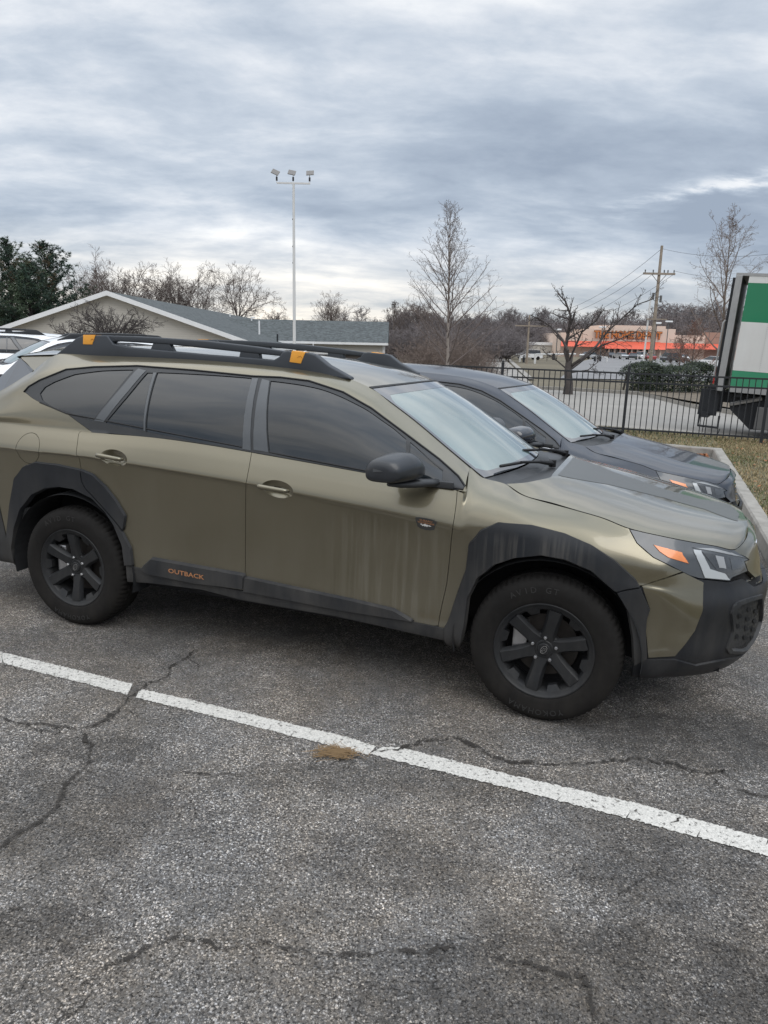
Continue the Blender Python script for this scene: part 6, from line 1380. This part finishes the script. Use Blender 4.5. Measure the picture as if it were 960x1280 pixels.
D = 50; plant('bare_tree', tbase(866, D), grow_tree(41, theight(866, 404, D), .07, start=.1, n_limb=20, ang=(62, 20), limb_len=.5, levels=3, kids=(6, 5, 4), up=.2, wander=.25, twig_r=.008), ('twig_grey', 'twig_red'), 'small twiggy reddish tree between the utility pole and the truck')
D = 52; plant('bare_tree', tbase(850, D), grow_tree(43, theight(850, 418, D), .06, start=.1, n_limb=16, ang=(62, 20), limb_len=.5, levels=3, kids=(6, 5, 3), up=.2, wander=.25, twig_r=.008), ('twig_grey', 'twig_grey'), 'small grey twiggy tree just right of the utility pole')
D = 36; plant('bare_tree', (at(134, 420, D)[0], at(134, 420, D)[1], -1.2), grow_tree(47, theight(134, 380, D) + 1.1, .13, start=.40, n_limb=16, ang=(82, 25), limb_len=.62, levels=3, kids=(8, 7, 4), up=.05, wander=.30, twig_r=.008, leader=False), ('bark_dark', 'bark_dark'), 'low dark spreading bare tree in front of the house gable')
bt = [(298, 346, 92, 51, .34, 'round crowned bare tree behind the long roof'), (158, 333, 78, 53, .36, 'tallest bare tree directly behind the gable peak'), (196, 348, 84, 59, .34, 'bare tree right of the gable peak'), (225, 346, 86, 61, .34, 'bare tree left of the round crowned one'), (248, 352, 90, 67, .34, 'shorter bare tree between two taller ones behind the roof'), (112, 352, 80, 71, .34, 'bare tree between the conifers and the gable peak'), (128, 342, 82, 73, .34, 'slim bare tree just left of the gable peak'), (412, 378, 115, 79, .4, 'small distant bare tree above the garage roof'), (492, 380, 105, 83, .34, 'bare tree beside the right end of the garage roof'), (520, 386, 110, 89, .36, 'bushy bare tree left of the slender tree'), (345, 392, 120, 97, .4, 'tiny distant bare tree above the long roof ridge')]
for px, py, D, sd, ll, lab in bt:
    Hh = theight(px, py, D); sl_ = sd in (73, 83)
    plant('bare_tree', tbase(px, D), grow_tree(sd, Hh * (1 if sl_ else 1.18), .14, start=.34, n_limb=14 if sl_ else 11, ang=(50, 14) if sl_ else (60, 8), limb_len=.36 if sl_ else .58, levels=3, kids=(7, 6, 5), up=.16, wander=.20, twig_r=.013, leader=sl_, kl=(.36, .60)), ('bark_grey', 'twig_grey'), lab, group='bare trees beyond the house')
# thicket below the slender tree
for i, (px, py, D, lab) in enumerate([(520, 410, 34, 'leftmost brown leafless shrub right of the garage'), (543, 402, 36, 'brown leafless shrub left of the slender tree'), (578, 405, 33, 'brown leafless shrub at the foot of the slender tree'), (592, 414, 35, 'rightmost brown leafless shrub by the hill road')]):
    plant('bare_shrub', tbase(px, D), grow_tree(101 + i, theight(px, py, D), .04, start=.04, n_limb=34, ang=(72, 8), limb_len=.80, levels=2, kids=(9, 7), up=.2, wander=.22, twig_r=.006, leader=False), ('twig_brown', 'twig_brown'), lab, 'shrub', 'leafless shrubs under the slender tree')
# far woods: one mass
def woods():
    rg = random.Random(77); protos = []
    for s in range(5):
        t, c = grow_tree(200 + s, 1.0, .012, start=.10, n_limb=13, ang=(66, 4), limb_len=.74, levels=2, kids=(8, 6), up=.2, wander=.22, twig_r=.0030, leader=s == 0, kl=(.35, .6))
        V, F = lines_mesh(t + c); protos.append((np.array([tuple(v) for v in V]), np.array(F)))
    VV = []; FF = []; k = 0
    def put(px, py, D, wide=1.0):
        nonlocal k
        p = at(px, 450, D); z0 = gz(p[0], p[1]) - .3; Hh = at(px, py, D)[2] - z0
        V, F = protos[rg.randrange(5)]; a = rg.uniform(0, 6.28); ca, sa = math.cos(a), math.sin(a); Q = V * Hh; Q = np.stack([(Q[:, 0] * ca - Q[:, 1] * sa) * wide, (Q[:, 0] * sa + Q[:, 1] * ca) * wide, Q[:, 2]], -1) + np.array([p[0], p[1], z0]); VV.append(Q); FF.append(F + k); k += len(Q)
    for i in range(330):
        px = rg.uniform(470, 1030); D = rg.uniform(215, 330); top = np.interp(px, [470, 520, 600, 640, 700, 760, 850, 900, 1030], [396, 398, 397, 393, 396, 393, 390, 388, 388]) + rg.gauss(0, 4.0) + 3; put(px, top, D, 1.5)
    for i in range(130):
        px = rg.uniform(480, 640); D = rg.uniform(95, 180); put(px, 402 + rg.gauss(0, 5) + (px > 595) * 8, D, 1.4)
    for i in range(60):
        px = rg.uniform(-80, 480); D = rg.uniform(130, 220); put(px, 398 + rg.gauss(0, 4), D, 1.4)
    V = np.concatenate(VV); F = np.concatenate(FF); me = bpy.data.meshes.new('woods'); me.vertices.add(len(V)); me.vertices.foreach_set('co', V.ravel()); me.loops.add(F.size); me.loops.foreach_set('vertex_index', F.ravel()); n_ = F.shape[1]
    me.polygons.add(len(F)); me.polygons.foreach_set('loop_start', np.arange(0, F.size, n_)); me.polygons.foreach_set('loop_total', np.full(len(F), n_)); me.update(); me.validate(); me.materials.append(MATS['hazed_twig'])
    o = bpy.data.objects.new('woods', me); COL.objects.link(o); print('woods faces', len(F)); return tag(o, 'grey brown leafless woods along the whole horizon', 'woods', kind='stuff')
try: woods()
except ValueError as e: print('woods', e)
def conifer(px, py, D, seed, wid, lab, zb_=-1.2):
    rg = random.Random(seed); p = at(px, 420, D); Hh = float(at(px, py, D)[2]) - zb_; o = empty('pine_tree', (float(p[0]), float(p[1]), zb_), BGR, lab, 'tree', 'evergreens left of the house')
    m = MB(); m.tube([(0, 0, 0), (0, 0, Hh * .98)], [.22, .02], 8); m.build('trunk', MATS['bark_dark'], o)
    br = []; V = []; F = []; I = []; k = 0; z = Hh * .12
    while z < Hh * .985:
        t = z / Hh; L0 = wid * (min(1, (1 - t) * 2.1) ** .75) * (.55 + .45 * math.sin(min(1, t * 3) * 1.57))
        for b_ in range(rg.choice((3, 4, 5))):
            if rg.random() < .14: continue
            az = rg.uniform(0, 6.283); L = max(.25, L0 * rg.uniform(.55, 1.15)); el = rad(rg.uniform(5, 30) + 30 * t); d = Vector((math.cos(az) * math.cos(el), math.sin(az) * math.cos(el), math.sin(el))); P = [Vector((0, 0, z)) + d * (L * s_) + Vector((0, 0, .10 * L * s_ * s_)) for s_ in (0, .35, .7, 1)]; br.append((P, [.035 * (1 - t) + .012, .02, .012, .006], 1))
            ncl = max(3, int(L / .15)); tone = 0 if rg.random() < .58 else 1 if rg.random() < .88 else 2
            for c_ in range(ncl):
                s_ = .30 + .72 * c_ / ncl; c = Vector((0, 0, z)) + d * (L * s_) + Vector((rg.gauss(0, .13), rg.gauss(0, .13), .10 * L * s_ * s_ + rg.gauss(0, .05)))
                for _ in range(13):
                    v = Vector((rg.gauss(0, 1), rg.gauss(0, 1), rg.gauss(.45, .7))).normalized(); ln = rg.uniform(.14, .27); w_ = v.orthogonal().normalized() * .020; w_.rotate(Matrix.Rotation(rg.uniform(0, 3.14), 3, v)); V += [c - w_, c + w_, c + v * ln]; F.append((k, k + 1, k + 2)); I.append(tone); k += 3
        z += Hh * rg.uniform(.014, .024)
    Vb, Fb = lines_mesh(br); mesh_obj('branches', Vb, Fb, MATS['bark_dark'], o)
    mesh_obj('crown', V, F, None, o, mats=[MATS['needle_dark'], MATS['needle_mid'], MATS['needle_brown']], midx=I); return o
conifer(19, 303, 50, 1, 3.1, 'tall dark pine with a pointed top left of the house'); conifer(64, 307, 49, 2, 3.1, 'tall dark pine nearest to the house gable'); conifer(-12, 312, 47, 3, 3.0, 'dark pine cut by the left edge of the photo'); conifer(42, 330, 46.5, 4, 2.6, 'shorter dark pine in front of the two tall ones')
def hedge():
    rg = random.Random(12); a, b = ground(786, 489), ground(905, 492); o = empty('hedge', (0, 0, 0), (0, 0, 0), 'dense dark clipped evergreen hedge between the dead tree and the truck', 'hedge'); V = []; F = []; I = []; k = 0
    D0, D1 = a[1], b[1]
    for _ in range(26000):
        t = rg.random(); x = a[0] + (b[0] + 6 - a[0]) * t; y = a[1] + (b[1] - a[1]) * t; face = rg.random(); hh = 1.18 + .13 * math.sin(t * 23) + .08 * math.sin(t * 57 + 1) - (.5 * max(0, (.05 - t) / .05))
        if face < .55: c = Vector((x, y + rg.gauss(0, .10) + .12 * math.sin(x * 3), rg.uniform(.05, hh)))
        else: c = Vector((x, y + rg.uniform(0, 2.2), hh + rg.gauss(0, .06)))
        c.z += gz(c.x, c.y); u = Vector((rg.gauss(0, 1), rg.gauss(0, 1), rg.gauss(0, 1))).normalized() * .055; v = u.orthogonal().normalized() * .03; V += [c - u, c - v, c + u, c + v]; F.append((k, k + 1, k + 2, k + 3)); I.append(1 if rg.random() < .16 else 0); k += 4
    mesh_obj('foliage', V, F, None, o, mats=[MATS['hedge_leaf'], MATS['hedge_light']], midx=I)
    m = MB(); 
    for i in range(14):
        t = i / 13; x = a[0] + (b[0] + 6 - a[0]) * t; y = a[1] + (b[1] - a[1]) * t + .9; m.tube([(x, y, gz(x, y)), (x + .1, y, gz(x, y) + .9)], .05, 5)
    m.build('stems', MATS['bark_dark'], o)
hedge()
def shrub(px, py, D, seed, lab, r=.8):
    rg = random.Random(seed); p = ground(px, py); o = empty('shrub', tuple(p), (0, 0, 0), lab, 'shrub'); V = []; F = []; k = 0
    for _ in range(2600):
        v = Vector((rg.gauss(0, .5), rg.gauss(0, .5), abs(rg.gauss(.4, .5)))) * r; u = Vector((rg.gauss(0, 1), rg.gauss(0, 1), rg.gauss(.6, .6))).normalized() * .09; w_ = u.orthogonal().normalized() * .025; V += [v - w_, v + w_, v + u]; F.append((k, k + 1, k + 2)); k += 3
    mesh_obj('foliage', V, F, MATS['hedge_light'], o); m = MB(); m.tube([(0, 0, 0), (0, 0, .5)], .03, 5); m.build('stem', MATS['bark_grey'], o)
def low_shrub():
    pass
shrub(812, 487, 40, 5, 'small lighter green shrub growing out of the hedge top left of the pole', 1.05)
# ------------------------------------------------------------------ neighbour car and the white cars
def warp_n(P):
    P = np.array(P, float); x = P[..., 0]; P[..., 0] = np.where(x > -.3, -.3 + (x + .3) * .95, x) * .975; P[..., 1] *= .975; P[..., 2] *= .948; return P
WARP[0] = warp_n
car2p = lot(.20, 2.32, -.008); car2 = empty('parked_car', tuple(map(float, car2p)), (0, 0, CARYAW - .07), 'dark navy blue crossover parked on the far side of the olive wagon', 'car')
build_car(car2, 'navy_paint', wilderness=False, near=False, rails='rail_grey', decal=False)
for c in list(car2.children):
    if c.name.startswith('roof_rail'):
        for g_ in list(c.children): bpy.data.objects.remove(g_)
        bpy.data.objects.remove(c)
_m = MB(); _q = S.ev(np.linspace(8.6, 13.9, 14), np.full(14, 7.93)); _m.tube([(x, -y - .004, z) for x, y, z in _q], .008, 6); side_mesh(_m, -1).build('chrome_strip', MATS['chrome'], car2, True)
WARP[0] = lambda P: P
def solve_pose(px, py, z, local, yaw):
    o, d = ray_w(px, py); t = (z - o[2]) / d[2]; w = o + d * t; c_, s_ = math.cos(yaw), math.sin(yaw); return (float(w[0] - local[0] * c_ + local[1] * s_), float(w[1] - local[0] * s_ - local[1] * c_), 0.0)
yA = rad(207); pA = solve_pose(12.5, 451, 1.108, (-.385, -.712), yA)
carA = empty('parked_car', pA, (0, 0, yA), 'white wagon facing left whose windshield shows behind the tail of the olive wagon', 'car'); build_car(carA, 'white_paint', wilderness=False, near=False, rails='trim_black', decal=False)
q_ = at(57, 421, 16.5); c_, s_ = math.cos(yA), math.sin(yA); lb = (-3.05, .58)
pB = (float(q_[0] - lb[0] * c_ + lb[1] * s_), float(q_[1] - lb[0] * s_ - lb[1] * c_), 0.0)
carB = empty('parked_car', pB, (0, 0, yA), 'white wagon with dark side glass at the left edge of the photo', 'car')
def copy_tree(o, parent):
    for ch in o.children:
        c = ch.copy(); COL.objects.link(c); c.parent = parent; copy_tree(ch, c)
copy_tree(carA, carB)

# unseen behind the photographer: reflected bare trees, and a low building added for reflections
for i, (x, y, hh, sd) in enumerate([(-9, -16, 8.5, 301), (-2.5, -20, 9.5, 302), (6, -17, 8, 303), (13, -22, 10, 304), (-17, -21, 9, 305)]):
    plant('bare_tree', (x, y, 0), grow_tree(sd, hh, .16, start=.3, n_limb=10, ang=(60, 10), limb_len=.55, levels=2, kids=(7, 6), up=.16, wander=.2, twig_r=.014, leader=False, kl=(.36, .6)), ('bark_grey', 'twig_grey'), 'bare tree in the street behind the photographer', group='bare trees behind the photographer', tilt=False)
bb = empty('reflection_building', (-4, -34, 0), (0, 0, .1), 'unseen long low brick building added behind the photographer for reflections', 'building')
m = MB(); m.box((0, 0, 2.3), (60, 10, 4.6)); m.build('wall', mat('brick_wall', (.24, .17, .13), rough=.9, noise=(2, .2)), bb); m = MB(); m.box((0, 0, 4.75), (61, 11, .3)); m.build('roof', MATS['far_asphalt'], bb)
